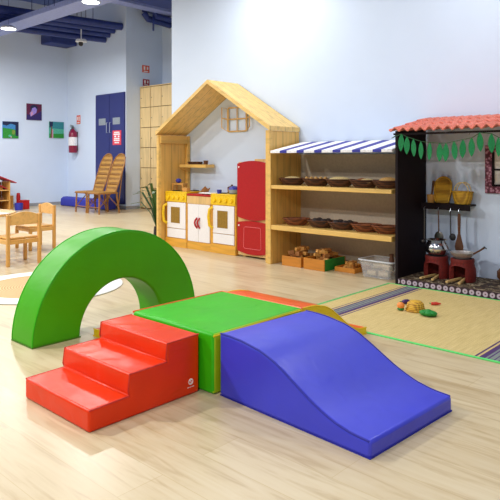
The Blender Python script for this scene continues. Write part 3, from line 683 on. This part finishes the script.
# peg rail
t = thing('peg_rail', 'narrow black wall shelf with hooks inside the booth', 'wall shelf', (WX-.001, 2.39, .642))
obj('board', B().bb(-.13, 0, -.235, .225, .04, .054), 'black', t, bevel=.002); obj('front_rail', B().bb(-.142, -.1305, -.235, .225, 0, .054), 'black', t, bevel=.002)
hooks = [2.575, 2.44, 2.325, 2.245]
for y in hooks: obj('hook', B().tube([(-.143, y-2.39, .02), (-.158, y-2.39, .008), (-.162, y-2.39, -.005), (-.152, y-2.39, -.012)], .003, 6), 'brass', t)
ZR = .6965
tag(obj('wooden_mortar', B().lathe([(0, 0), (.03, 0), (.034, .03), (.036, .075), (.028, .075), (.025, .02), (0, .02)]), 'block', loc=(5.235, 2.555, ZR), smooth=True), 'small round wooden mortar at the left end of the black wall shelf', 'mortar')
tag(obj('wooden_pestle', B().lathe([(0, 0), (.01, .005), (.008, .1), (.012, .18), (0, .185)], rot=(.12, .1, 0)), 'dkwood', loc=(5.235, 2.556, ZR+.022), smooth=True), 'dark pestle standing in the wooden mortar', 'pestle')
# winnowing scoop leaning
t = thing('woven_scoop', 'yellow woven winnowing scoop leaning upright on the black wall shelf', 'scoop', (5.235, 2.445, ZR))
b = B(); out = []; n = 14
pf = [(-.06, 0), (-.078, .1)]+[(-.078*math.cos(PI*k/n), .15+.078*math.sin(PI*k/n)) for k in range(n+1)]+[(.078, .1), (.06, 0)]
A = [b.bm.verts.new((.0+.18*p[1], p[0], p[1]+.002)) for p in pf]; C = [b.bm.verts.new((.012+.18*p[1], p[0], p[1]+.002)) for p in pf]
b.bm.faces.new(A); b.bm.faces.new(C[::-1]); m = len(pf)
for k in range(m): b.bm.faces.new((A[k], C[k], C[(k+1) % m], A[(k+1) % m]))
obj('scoop_face', b, 'wick_y', t); obj('scoop_rim', B().tube([(-.006+.18*p[1], p[0]*1.02, p[1]+.01) for p in pf], .008, 6), 'wick_y', t, smooth=True)
t = thing('straw_basket', 'yellow straw basket with a hoop handle on the right of the black wall shelf', 'basket', (5.23, 2.25, ZR))
obj('bowl', B().lathe([(0, 0), (.07, 0), (.085, .05), (.094, .11), (.088, .11), (.078, .05), (.065, .006), (0, .006)], seg=26, sx=.68), 'wick_y', t, smooth=True)
obj('rim', B().ring((0, 0, .11), .092, .007, .68, 1), 'wick_y', t, smooth=True)
for s in (-1, 1): obj('handle', B().tube([(s*.03, .065*math.cos(PI*k/12), .11+.085*math.sin(PI*k/12)) for k in range(13)], .005, 6), 'loaf', t, smooth=True)
# hanging utensils
def hang(name, y, label, cat, build):
    t = thing(name, label, cat, (5.145, y, .637)); build(t); return t
def u_ladle(t):
    obj('handle', B().tube([(0, 0, .0), (0, 0, -.27)], .0045, 8), 'dsteel', t, smooth=True); obj('loop', B().ring((0, 0, .005), .008, .002, rot=(0, PI/2, 0), seg=12), 'dsteel', t)
    obj('bowl', B().ball((-.012, 0.01, -.29), (.04, .045, .03)), 'dsteel', t, smooth=True)
def u_spoon(t):
    obj('handle', B().tube([(0, 0, .0), (0, -.006, -.2)], [.004, .0065], 8), 'dkwood', t, smooth=True); obj('loop', B().ring((0, 0, .005), .008, .002, rot=(0, PI/2, 0), seg=12), 'dsteel', t)
    obj('blade', B().ball((0, -.008, -.24), (.014, .09, .1)), 'dsteel', t, smooth=True)
def u_small(t):
    obj('handle', B().tube([(0, 0, .0), (0, 0, -.2), (-.006, -.012, -.22)], .0045, 8), 'blk', t, smooth=True); obj('loop', B().ring((0, 0, .005), .008, .002, rot=(0, PI/2, 0), seg=12), 'dsteel', t)
    obj('bowl', B().ball((-.01, -.025, -.23), (.03, .06, .065)), 'blk', t, smooth=True)
def u_paddle(t):
    obj('handle', B().tube([(0, 0, -.02), (0, 0, -.06), (0, 0, -.22)], [.012, .015, .011], 8), 'dkwood', t, smooth=True); obj('loop', B().tube([(0, 0, -.02), (-.002, .004, -.008), (0, 0, .006)], .0015, 6), 'string', t)
    obj('blade', B().prism([(-.012, -.2), (-.04, -.31), (-.034, -.345), (.034, -.345), (.04, -.31), (.012, -.2)], -.005, .005, 'x'), 'dkwood', t, bevel=.003)
hang('soup_ladle', hooks[0], 'long thin steel ladle hanging leftmost from the black rail', 'ladle', u_ladle)
hang('turning_spoon', hooks[1], 'broad round-bladed cooking spoon hanging behind the steel pot', 'spoon', u_spoon)
hang('small_ladle', hooks[2], 'small black ladle hanging between the round spoon and wooden paddle', 'ladle', u_small)
hang('wooden_paddle', hooks[3], 'wooden paddle spatula hanging rightmost from the black rail', 'spatula', u_paddle)
# stoves
def stove():
    t = thing('clay_stove', '', 'clay stove', (0, 0, 0), 0, 'red clay stoves')
    # U-shaped body: wall swept around with front opening at -x
    seg = 40; b = B()
    prof = [(.108, 0), (.112, .05), (.108, .11), (.095, .15), (.1, .175), (.096, .19), (.078, .19), (.075, .15), (.08, .1), (.08, .01)]
    gap = math.radians(38); rings = []
    nk = 40
    for k in range(nk+1):
        a = PI+gap+(2*PI-2*gap)*k/nk; rings.append([b.bm.verts.new((r*math.cos(a), r*math.sin(a), z)) for r, z in prof])
    for A_, C_ in zip(rings, rings[1:]):
        for i in range(len(prof)): b.bm.faces.new((A_[i], C_[i], C_[(i+1) % len(prof)], A_[(i+1) % len(prof)]))
    b.bm.faces.new(rings[0]); b.bm.faces.new(rings[-1][::-1])
    # lintel over the mouth
    lp_ = [(r, z) for r, z in prof if z >= .1]; lr = []
    for k in range(13):
        a = PI-gap+(2*gap)*k/12; arch = .118+.02*math.cos((k/12-.5)*PI)
        lr.append([b.bm.verts.new((r*math.cos(a), r*math.sin(a), max(z, arch))) for r, z in lp_])
    for A_, C_ in zip(lr, lr[1:]):
        for i in range(len(lp_)): b.bm.faces.new((A_[i], C_[i], C_[(i+1) % len(lp_)], A_[(i+1) % len(lp_)]))
    obj('clay_body', b, 'clay', t, smooth=True)
    obj('hearth', B().lathe([(0, .001), (.079, .001), (.079, .006), (0, .006)]), 'soot', t)
    obj('grate', B().lathe([(0, .186), (.077, .186), (.077, .192), (0, .192)]), 'soot', t)
    return t
SX, SYA, SYB, SZ = 5.03, 2.4, 2.165, .0565
st = stove(); st.location = (SX, SYA, SZ); st['label'] = 'red clay stove under the steel pot, nearer the black side panel'
dup(st, (SX, SYB, SZ), 0, 'red clay stove under the shallow pan, right of the pot')
for y, w_, ids in ((SYA, 'left', (0, 1)), (SYB, 'right', (0, 1))):
    for i in ids:
        sx = -.02; o = obj('firewood_stick', B().bb(-.24, .0, -.011, .011, 0, .018), 'stick', loc=(SX+.01, y-.02+.035*i, SZ+.0075+.0*i), rot=(0, 0, .2-.3*i), bevel=.003)
        tag(o, ['split stick sticking out of the %s clay stove, nearer the right', 'split stick sticking out of the %s clay stove, nearer the left'][i] % w_, 'stick', 'firewood sticks')
t = thing('steel_pot', 'round polished steel pot standing on the left clay stove', 'pot', (SX, SYA, SZ+.1925))
obj('body', B().lathe([(0, 0), (.06, 0), (.098, .036), (.105, .066), (.09, .102), (.074, .122), (.096, .138), (.091, .139), (.067, .121), (.082, .1), (0, .01)], seg=30), 'steel', t, smooth=True)
t = thing('frying_pan', 'shallow steel pan with a long handle on the right clay stove', 'pan', (SX, SYB, SZ+.1925))
obj('pan_bowl', B().lathe([(0, 0), (.06, 0), (.09, .026), (.104, .05), (.098, .05), (.084, .028), (.056, .006), (0, .006)], seg=30), 'pansteel', t, smooth=True)
h = obj('handle', B().tube([(-.01, -.1, .046), (-.03, -.16, .082), (-.05, -.205, .112)], [.008, .007, .009], 8), 'dkwood', t, smooth=True)
obj('hook_end', B().ring((-.055, -.217, .116), .012, .004, seg=14, rot=(.6, .3, 0)), 'blk', h, smooth=True)
tag(obj('clay_pot', B().lathe([(0, 0), (.045, 0), (.085, .05), (.085, .095), (.055, .13), (.062, .15), (.05, .15), (.045, .13), (.07, .09), (0, .01)]), 'dkwood', loc=(5.17, 1.835, SZ), smooth=True), 'brown round pot on the platform at the right edge of the picture', 'pot')
# mosaic window
t = thing('mosaic_window', 'maroon mosaic-framed window with dark bars on the booth wall', 'window frame', (WX-.001, 1.87, .80))
fw = .2; fh = .42
for nm, (y0, y1, z0, z1) in (('frame_side', (fw-.06, fw, 0, fh)), ('frame_side', (-fw, -fw+.06, 0, fh)), ('frame_rail', (-fw+.0605, fw-.0605, 0, .06)), ('frame_rail', (-fw+.0605, fw-.0605, fh-.06, fh))):
    obj(nm, B().bb(-.02, 0, y0, y1, z0, z1), 'mosaic', t, bevel=.002)
obj('pane', B().bb(-.006, -.001, -fw+.061, fw-.061, .061, fh-.061), 'cream', t)
b = B()
for (y0, y1, z0, z1) in ((fw-.079, fw-.061, .061, fh-.061), (-fw+.061, -fw+.079, .061, fh-.061), (-.009, .009, .061, fh-.061)): b.bb(-.019, -.0065, y0, y1, z0, z1)
obj('bars', b, 'black', t)
obj('cross_bar', B().bb(-.018, -.0064, -fw+.08, fw-.08, .2, .214), 'black', t); obj('sill_bar', B().bb(-.018, -.0064, -fw+.08, fw-.08, .061, .078), 'black', t)

# bamboo mat -------------------------------------------------------
t = thing('bamboo_mat', 'large bamboo floor mat with green edges and purple stripes', 'mat', (3.28, 2.71, .001))
W, Ln = 1.45, 1.695
segs = [(0, .03, 'mgreend'), (.03, .165, 'bamboo'), (.165, .175, 'purple'), (.175, .192, 'bamboo'), (.192, .208, 'purple'), (.208, .226, 'mgrey'), (.226, .234, 'purple'), (.234, .258, 'mgrey'), (.258, .268, 'purple'), (.268, .28, 'mgrey'), (.28, .312, 'purple'), (.312, .326, 'bamboo'), (.326, .338, 'purple')]
full = segs+[(.338, Ln-.338, 'bamboo')]+[(Ln-b_, Ln-a_, m_) for a_, b_, m_ in segs[::-1]]
b = B(); ml = ['bamboo', 'mgreend', 'purple', 'mgrey']
for a_, b_, m_ in full: b.mat(ml.index(m_)).bb(.02, W-.02, -b_, -a_, 0, .004)
obj('slats', b, ml, t)
obj('edge_binding', B().bb(-.002, .02, -Ln, 0, 0, .0048), 'mgreen', t); obj('edge_binding', B().bb(W-.02, W+.002, -Ln, 0, 0, .0048), 'mgreen', t)
MZ = .0055
t = thing('toy_basket', 'small yellow woven basket lying upside down on the bamboo mat', 'basket', (3.99, 2.065, MZ))
obj('bowl', B().lathe([(.062, 0), (.066, .015), (.058, .055), (.04, .07), (0, .072)], seg=22), 'wick_y', t, smooth=True); obj('rim', B().ring((0, 0, .008), .066, .007, seg=22), 'wick_y', t, smooth=True)
t = thing('toy_orange', 'orange toy fruit with green base beside the yellow basket on the mat', 'toy fruit', (3.93, 2.15, MZ))
obj('fruit', B().ball((0, 0, .035), (.055, .055, .05)), 'carrot', t, smooth=True); obj('green_base', B().ball((0, 0, .012), (.05, .05, .024)), 'leafy', t, smooth=True)
t = thing('toy_cabbage', 'dark green leafy toy vegetable on the bamboo mat', 'toy vegetable', (3.925, 1.935, MZ))
b = B()
for k in range(7):
    a = k*2*PI/7; b.ball((.03*math.cos(a), .035*math.sin(a), .018), (.06, .06, .034), 10, rot=(.3*math.sin(a), .3*math.cos(a), a))
obj('leaves', b, 'leafy', t, smooth=True); obj('core', B().ball((0, 0, .025), (.06, .06, .04)), 'leafy', t, smooth=True)
t = thing('toy_chilli', 'little red toy chilli lying nearest the platform on the mat', 'toy vegetable', (4.245, 2.03, MZ), .6)
obj('pod', B().tube([(0, -.035, .012), (0, 0, .013), (0, .035, .011)], [.004, .013, .01], 10), 'tomato', t, smooth=True); obj('stalk', B().tube([(0, .035, .011), (0, .05, .016)], .003, 6), 'leafy', t)
t = thing('toy_aubergine', 'small purple toy aubergine half hidden behind the yellow basket on the mat', 'toy vegetable', (4.13, 2.215, MZ), 1)
obj('fruit', B().ball((0, 0, .018), (.036, .075, .035)), 'aub', t, smooth=True); obj('stalk', B().tube([(0, .034, .018), (0, .052, .02)], .004, 6), 'leafy', t)

# ------------------------------------------------------------------ soft play
def wave(Lg, h0, h1, n=26):
    pts = []
    for i in range(n+1):
        s = i/n; pts.append((s*Lg, wv(s, h0, h1)))
    return pts
KN = [(0, 1), (.08, 1.0), (.17, .985), (.32, .90), (.41, .79), (.5, .62), (.58, .46), (.66, .3), (.74, .17), (.81, .085), (.9, .02), (1, 0)]
def wv(s, h0, h1):
    for (a, x), (b_, y) in zip(KN, KN[1:]):
        if s <= b_: f = (s-a)/(b_-a); return h1+(h0-h1)*(x+(y-x)*f)
    return h1
def slide(name, label, loc, rz, Lg, wd, h0, h1, top, side, seam, endm):
    """local: runs along +x from the block, width along y"""
    t = thing(name, label, 'soft play block', loc, rz)
    n = 26; b = B(); A = wave(Lg, h0, h1, n)
    poly = A+[(Lg, 0), (0, 0)]
    L_ = [b.bm.verts.new((p[0], 0, p[1])) for p in poly]; R_ = [b.bm.verts.new((p[0], wd, p[1])) for p in poly]
    f1 = b.bm.faces.new(L_); f2 = b.bm.faces.new(R_[::-1]); f1.material_index = f2.material_index = 1; m = len(poly)
    for i in range(m):
        f = b.bm.faces.new((L_[i], R_[i], R_[(i+1) % m], L_[(i+1) % m])); f.material_index = 0 if i <= n else 1
    o = obj('foam_body', b, [top, side], t, bevel=.012, seg=3)
    for y in (.003, wd-.003): obj('seam', B().tube([(p[0]*.985+.005, y, p[1]-.002) for p in A], .0045, 6), seam, t, smooth=True)
    obj('base_skirt', B().bb(.004, Lg+.0005, -.0005, wd+.0005, 0.0, .006), seam, t)
    return t
# steps
t = thing('foam_steps', 'red vinyl foam steps with three treads before the green block', 'soft play block', (1.326, 2.105, 0))
prof = [(0, 0), (.0, .092), (.196, .096), (.19, .118), (.198, .188), (.402, .190), (.397, .21), (.404, .272), (.596, .275), (.596, 0)]
obj('foam_body', B().prism(prof, 0, .532, 'y'), 'red', t, bevel=.011, seg=3)
for y in (.003, .529):
    obj('seam', B().tube([(p[0]*.992+.003, y, p[1]-.003) for p in prof[1:-1]], .004, 6), 'seamr', t, smooth=True)
lg = obj('logo', B().ring((.542, -.0008, .062), .0125, .0024, 1, 1, 24, 6, rot=(PI/2, 0, 0)).tube([(.548, -.0008, .069), (.54, -.0008, .07), (.537, -.0008, .065), (.547, -.0008, .06), (.545, -.0008, .054), (.536, -.0008, .055)], .0019, 6)
         .bb(.522, .533, -.0015, .0005, .036, .039).bb(.536, .546, -.0015, .0005, .036, .039).bb(.549, .562, -.0015, .0005, .036, .039), 'logo', t)
lg['label'] = 'small white round logo printed on the side'
# green centre block
t = thing('foam_block', 'square green vinyl foam block between the red steps and blue slide', 'soft play block', (1.935, 2.022, 0))
b = B(); bw, bl, bh = .675, .625, .285
v = [b.bm.verts.new(p) for p in ((0, 0, 0), (bw, 0, 0), (bw, bl, 0), (0, bl, 0), (0, 0, bh), (bw, 0, bh), (bw, bl, bh), (0, bl, bh))]
for idx, mi in (((0, 3, 2, 1), 0), ((4, 5, 6, 7), 0), ((0, 1, 5, 4), 1), ((2, 3, 7, 6), 2), ((1, 2, 6, 5), 2), ((3, 0, 4, 7), 0)):
    f = b.bm.faces.new([v[i] for i in idx]); f.material_index = mi
obj('foam_body', b, ['green', 'lime', 'orange'], t, bevel=.016, seg=3)
obj('seam', B().tube([(.003, .002, bh-.012), (bw-.004, .002, bh-.012)], .004, 6), 'yellow', t); obj('seam', B().tube([(.003, bl-.001, bh-.004), (bw-.004, bl-.001, bh-.004)], .006, 6), 'orange', t)
obj('seam', B().tube([(bw-.001, .004, bh-.004), (bw-.001, bl-.004, bh-.004)], .006, 6), 'orange', t)
# slides:  blue (-y), orange (+x), orange (+y)
slide('foam_slide', 'large blue vinyl foam wave slide in front of the green block', (1.958, 2.004, 0), -PI/2-.058, .838, .612, .289, .066, 'blue', 'blue', 'seam', 'blue')
slide('foam_slide', 'orange and yellow foam slide half hidden behind the blue slide', (2.617, 2.03, 0), 0, .665, .60, .278, .04, 'orange', 'yellow', 'yellow', 'yellow')
slide('foam_slide', 'orange and yellow foam slide mostly hidden between green block and arch', (2.60, 2.655, 0), PI/2, .60, .52, .15, .045, 'orange', 'yellow', 'yellow', 'yellow')
# arch
t = thing('foam_arch', 'big green vinyl foam arch standing behind the red steps', 'soft play block', (2.325, 3.28, 0))
R_, r_, D_ = .632, .318, .258; n = 44
b = B(); O0 = []; I0 = []; O1 = []; I1 = []
for k in range(n+1):
    a = PI*k/n; c, s = math.cos(a), math.sin(a)
    O0.append(b.bm.verts.new((R_*c, 0, R_*s))); I0.append(b.bm.verts.new((r_*c, 0, r_*s))); O1.append(b.bm.verts.new((R_*c, D_, R_*s))); I1.append(b.bm.verts.new((r_*c, D_, r_*s)))
for k in range(n):
    b.bm.faces.new((O0[k], O0[k+1], I0[k+1], I0[k])); b.bm.faces.new((O1[k], I1[k], I1[k+1], O1[k+1]))
    b.bm.faces.new((O0[k], O1[k], O1[k+1], O0[k+1])); b.bm.faces.new((I0[k], I0[k+1], I1[k+1], I1[k]))
for k in (0, n): b.bm.faces.new((O0[k], I0[k], I1[k], O1[k]))
obj('foam_body', b, 'dgreen', t, bevel=.014, seg=3)
for y in (.003, D_-.003): obj('seam', B().tube([(R_*math.cos(PI*k/n)*.998, y, R_*math.sin(PI*k/n)*.998) for k in range(n+1)], .0035, 6), 'green', t, smooth=True)
obj('foot_seam', B().bb(-R_-.002, -r_+.002, -.002, D_+.002, 0, .008), 'seamg', t); obj('foot_seam', B().bb(r_-.002, R_+.002, -.002, D_+.002, 0, .008), 'seamg', t)

# rug
t = thing('round_rug', 'round white rug with a tan woven centre on the floor behind the arch', 'rug', (2.60, 4.83, .001))
obj('white_border', B().lathe([(.5, 0), (.66, 0), (.665, .006), (.655, .012), (.5, .01)], seg=64), 'rugw', t, smooth=True); obj('woven_centre', B().lathe([(0, 0), (.499, 0), (.499, .009), (0, .009)], seg=64), 'jute', t, smooth=True)

# ------------------------------------------------------------------ children's table and chairs
t = thing('round_table', 'low round pale wooden table at the left edge between small chairs', 'table', (2.72, 6.87, 0))
obj('table_top', B().lathe([(0, .475), (.55, .475), (.56, .485), (.555, .502), (0, .502)], seg=48), 'beechy', t, smooth=True)
for k in range(4):
    a = PI/4+k*PI/2; obj('leg', B().tube([(.36*math.cos(a), .36*math.sin(a), 0), (.36*math.cos(a), .36*math.sin(a), .474)], [.022, .028], 12), 'beech', t, smooth=True)
for i, (x, y, m, rz) in enumerate(((2.93, 6.52, 'paper', .3), (2.84, 6.74, 'paperp', .8))):
    tag(obj('paper_sheet', B().bb(-.1, .1, -.14, .14, 0, .002), m, loc=(x, y, .5025), rot=(0, 0, rz)), ['white sheet of paper lying on the low round table', 'lilac sheet of paper lying on the low round table'][i], 'paper')
tag(obj('storage_caddy', B().lathe([(0, 0), (.06, 0), (.07, .04), (.064, .04), (.055, .008), (0, .008)], seg=18), 'aub', loc=(3.05, 7.0, .5025), smooth=True), 'low dark bowl on the round table', 'bowl')
def kid_chair():
    t = thing('child_chair', '', 'chair', (0, 0, 0), 0, 'small wooden chairs round the low table')
    # local: faces +y, back at y=0, width along x
    w = .17
    obj('seat', B().bb(-w+.012, w-.012, .012, .33, .275, .293), 'beechy', t, bevel=.005)
    for s in (-1, 1):
        obj('leg', B().box((s*w, 0, .265), (.034, .036, .53)), 'beech', t, bevel=.006)
        obj('leg', B().box((s*w, .31, .137), (.034, .036, .274)), 'beech', t, bevel=.006)
        obj('side_rail', B().bb(s*w-.01, s*w+.01, .019, .291, .225, .270), 'beechy', t, bevel=.003)
    obj('front_rail', B().bb(-w+.018, w-.018, .3, .318, .225, .27), 'beech', t, bevel=.003); obj('back_rail', B().bb(-w+.018, w-.018, -.01, .01, .225, .27), 'beech', t, bevel=.003)
    n = 12; us = [-w+.018+(2*w-.036)*i/n for i in range(n+1)]
    obj('backrest', B().prism([(u, .515+.04*math.cos(u/w*PI/2)) for u in us]+[(u, .42) for u in us[::-1]], -.009, .009, 'y'), 'beechy', t, bevel=.003)
    return t
kc = kid_chair(); kc.location = (2.985, 5.96, 0); kc['label'] = 'small wooden child chair seen from behind, nearest the viewer'
dup(kc, (3.80, 6.98, 0), PI/2, 'small wooden child chair right of the round table, facing left')
dup(kc, (2.95, 7.78, 0), PI*.98, 'small wooden child chair on the far side of the round table')
# dolls' house and toys by the picture wall
t = thing('doll_house', 'open wooden doll house with a dark red roof by the left wall', 'doll house', (5.62, 12.75, 0))
obj('roof_panel', B().prism([(-.02, .78), (.5, .575), (.5, .595), (-.02, .8)], -.2, .22, 'y'), 'roofred', t); obj('roof_panel', B().prism([(-.02, .78), (-.5, .575), (-.5, .595), (-.02, .8)], -.2, .22, 'y'), 'roofred', t)
for x in (-.36, 0, .36): obj('wall_panel', B().bb(x-.012, x+.012, -.17, .2, 0, .62 if x else .75), 'beech', t)
for z in (.0, .2, .42): obj('storey_floor', B().bb(-.345, -.0125, -.17, .2, z, z+.018).bb(.0125, .345, -.17, .2, z, z+.018), 'beechy', t)
obj('back_panel', B().bb(-.345, .345, .201, .212, 0, .6), 'brownb', t)
obj('inner_roof', B().prism([(.02, .6), (.34, .45), (.34, .465), (.02, .615)], -.1, .1, 'y'), 'roofred', t)
tag(obj('doll_bed', B().bb(-.09, .09, -.05, .05, 0, .05).bb(-.09, -.075, -.05, .05, .05, .1), 'dkwood', loc=(5.80, 12.72, .219)), 'dark toy bed on the middle floor of the doll house', 'doll furniture')
tag(obj('doll_cupboard', B().bb(-.05, .05, -.04, .04, 0, .05).bb(-.06, .06, -.045, .045, .05, .058), 'blockd', loc=(5.82, 12.72, .439)), 'brown toy cupboard on the top floor of the doll house', 'doll furniture')
tag(obj('wooden_box', B().bb(-.07, .07, -.07, .07, 0, .27).bb(-.075, .075, -.075, .075, .27, .29), 'beech', loc=(6.13, 12.93, 0), bevel=.005), 'plain wooden box standing right of the doll house', 'box')
tag(obj('blue_bin', B().lathe([(0, 0), (.08, 0), (.09, .15), (.08, .15), (.07, .01), (0, .01)]), 'toyblue', loc=(6.12, 12.45, 0), smooth=True), 'blue toy bin on the floor beside the red bin', 'bin')
tag(obj('red_bin', B().bb(-.08, .08, -.08, .08, 0, .18).bb(-.085, .085, -.085, .085, .18, .2), 'toyred', loc=(6.32, 12.6, 0), bevel=.01), 'square dark red toy bin on the floor by the left wall', 'bin')
tag(obj('red_bottle', B().lathe([(0, 0), (.04, 0), (.045, .25), (.04, .3), (.035, .34), (0, .345)]), 'toyred', loc=(6.33, 12.9, 0), smooth=True), 'tall red canister behind the blue and red toy bins', 'canister')

# plant beside the house
t = thing('potted_plant', 'spiky dark-leaved plant in a slim pot beside the play house', 'plant', (4.93, 6.22, 0))
obj('pot', B().lathe([(0, 0), (.05, 0), (.045, .1), (.035, .22), (.03, .22), (.03, .2), (0, .2)]), 'pot', t, smooth=True)
for dx, dy, tz in ((-.1, .38, .66), (-.05, .3, .74), (0, .2, .78), (-.2, .15, .7), (-.15, .03, .62), (.1, .25, .58), (-.2, .3, .54), (-.1, -.04, .68), (-.25, .1, .5), (.05, .12, .7)):
    a = math.atan2(dy, dx)
    p = [(0, 0, .19), (dx*.2, dy*.2, .19+(tz-.19)*.55), (dx*.6, dy*.6, tz), (dx, dy, tz-.03)]
    b = B(); d = Vector((-math.sin(a), math.cos(a), 0))
    ws = (.006, .02, .023, .002); A = [b.bm.verts.new(Vector(q)+d*w_) for q, w_ in zip(p, ws)]; C = [b.bm.verts.new(Vector(q)-d*w_) for q, w_ in zip(p, ws)]; Dn = [b.bm.verts.new(Vector(q)+Vector((0, 0, -.006))) for q in p]
    for k in range(3):
        b.bm.faces.new((A[k], A[k+1], C[k+1], C[k])); b.bm.faces.new((A[k], Dn[k], Dn[k+1], A[k+1])); b.bm.faces.new((C[k], C[k+1], Dn[k+1], Dn[k]))
    obj('leaf', b, 'plant', t, smooth=True)

# ------------------------------------------------------------------ world, camera
w = bpy.data.worlds.new('daylight'); S.world = w; w.use_nodes = True
bg = w.node_tree.nodes['Background']; bg.inputs[0].default_value = (.78, .88, 1, 1); bg.inputs[1].default_value = .3
cd = bpy.data.cameras.new('camera'); cam = bpy.data.objects.new('camera', cd); COL.objects.link(cam)
cd.sensor_width = 36; cd.lens = 36*600.6/500; cd.shift_y = -91/500; cd.clip_start = .05
cam.location = (0, 0, 1.1); cam.rotation_euler = (PI/2, 0, math.atan2(.679, .734)-PI/2)
S.camera = cam
S.view_settings.view_transform = 'Standard'; S.view_settings.look = 'None'; S.view_settings.gamma = 1; S.view_settings.use_curve_mapping = False
S.view_settings.exposure = -.04
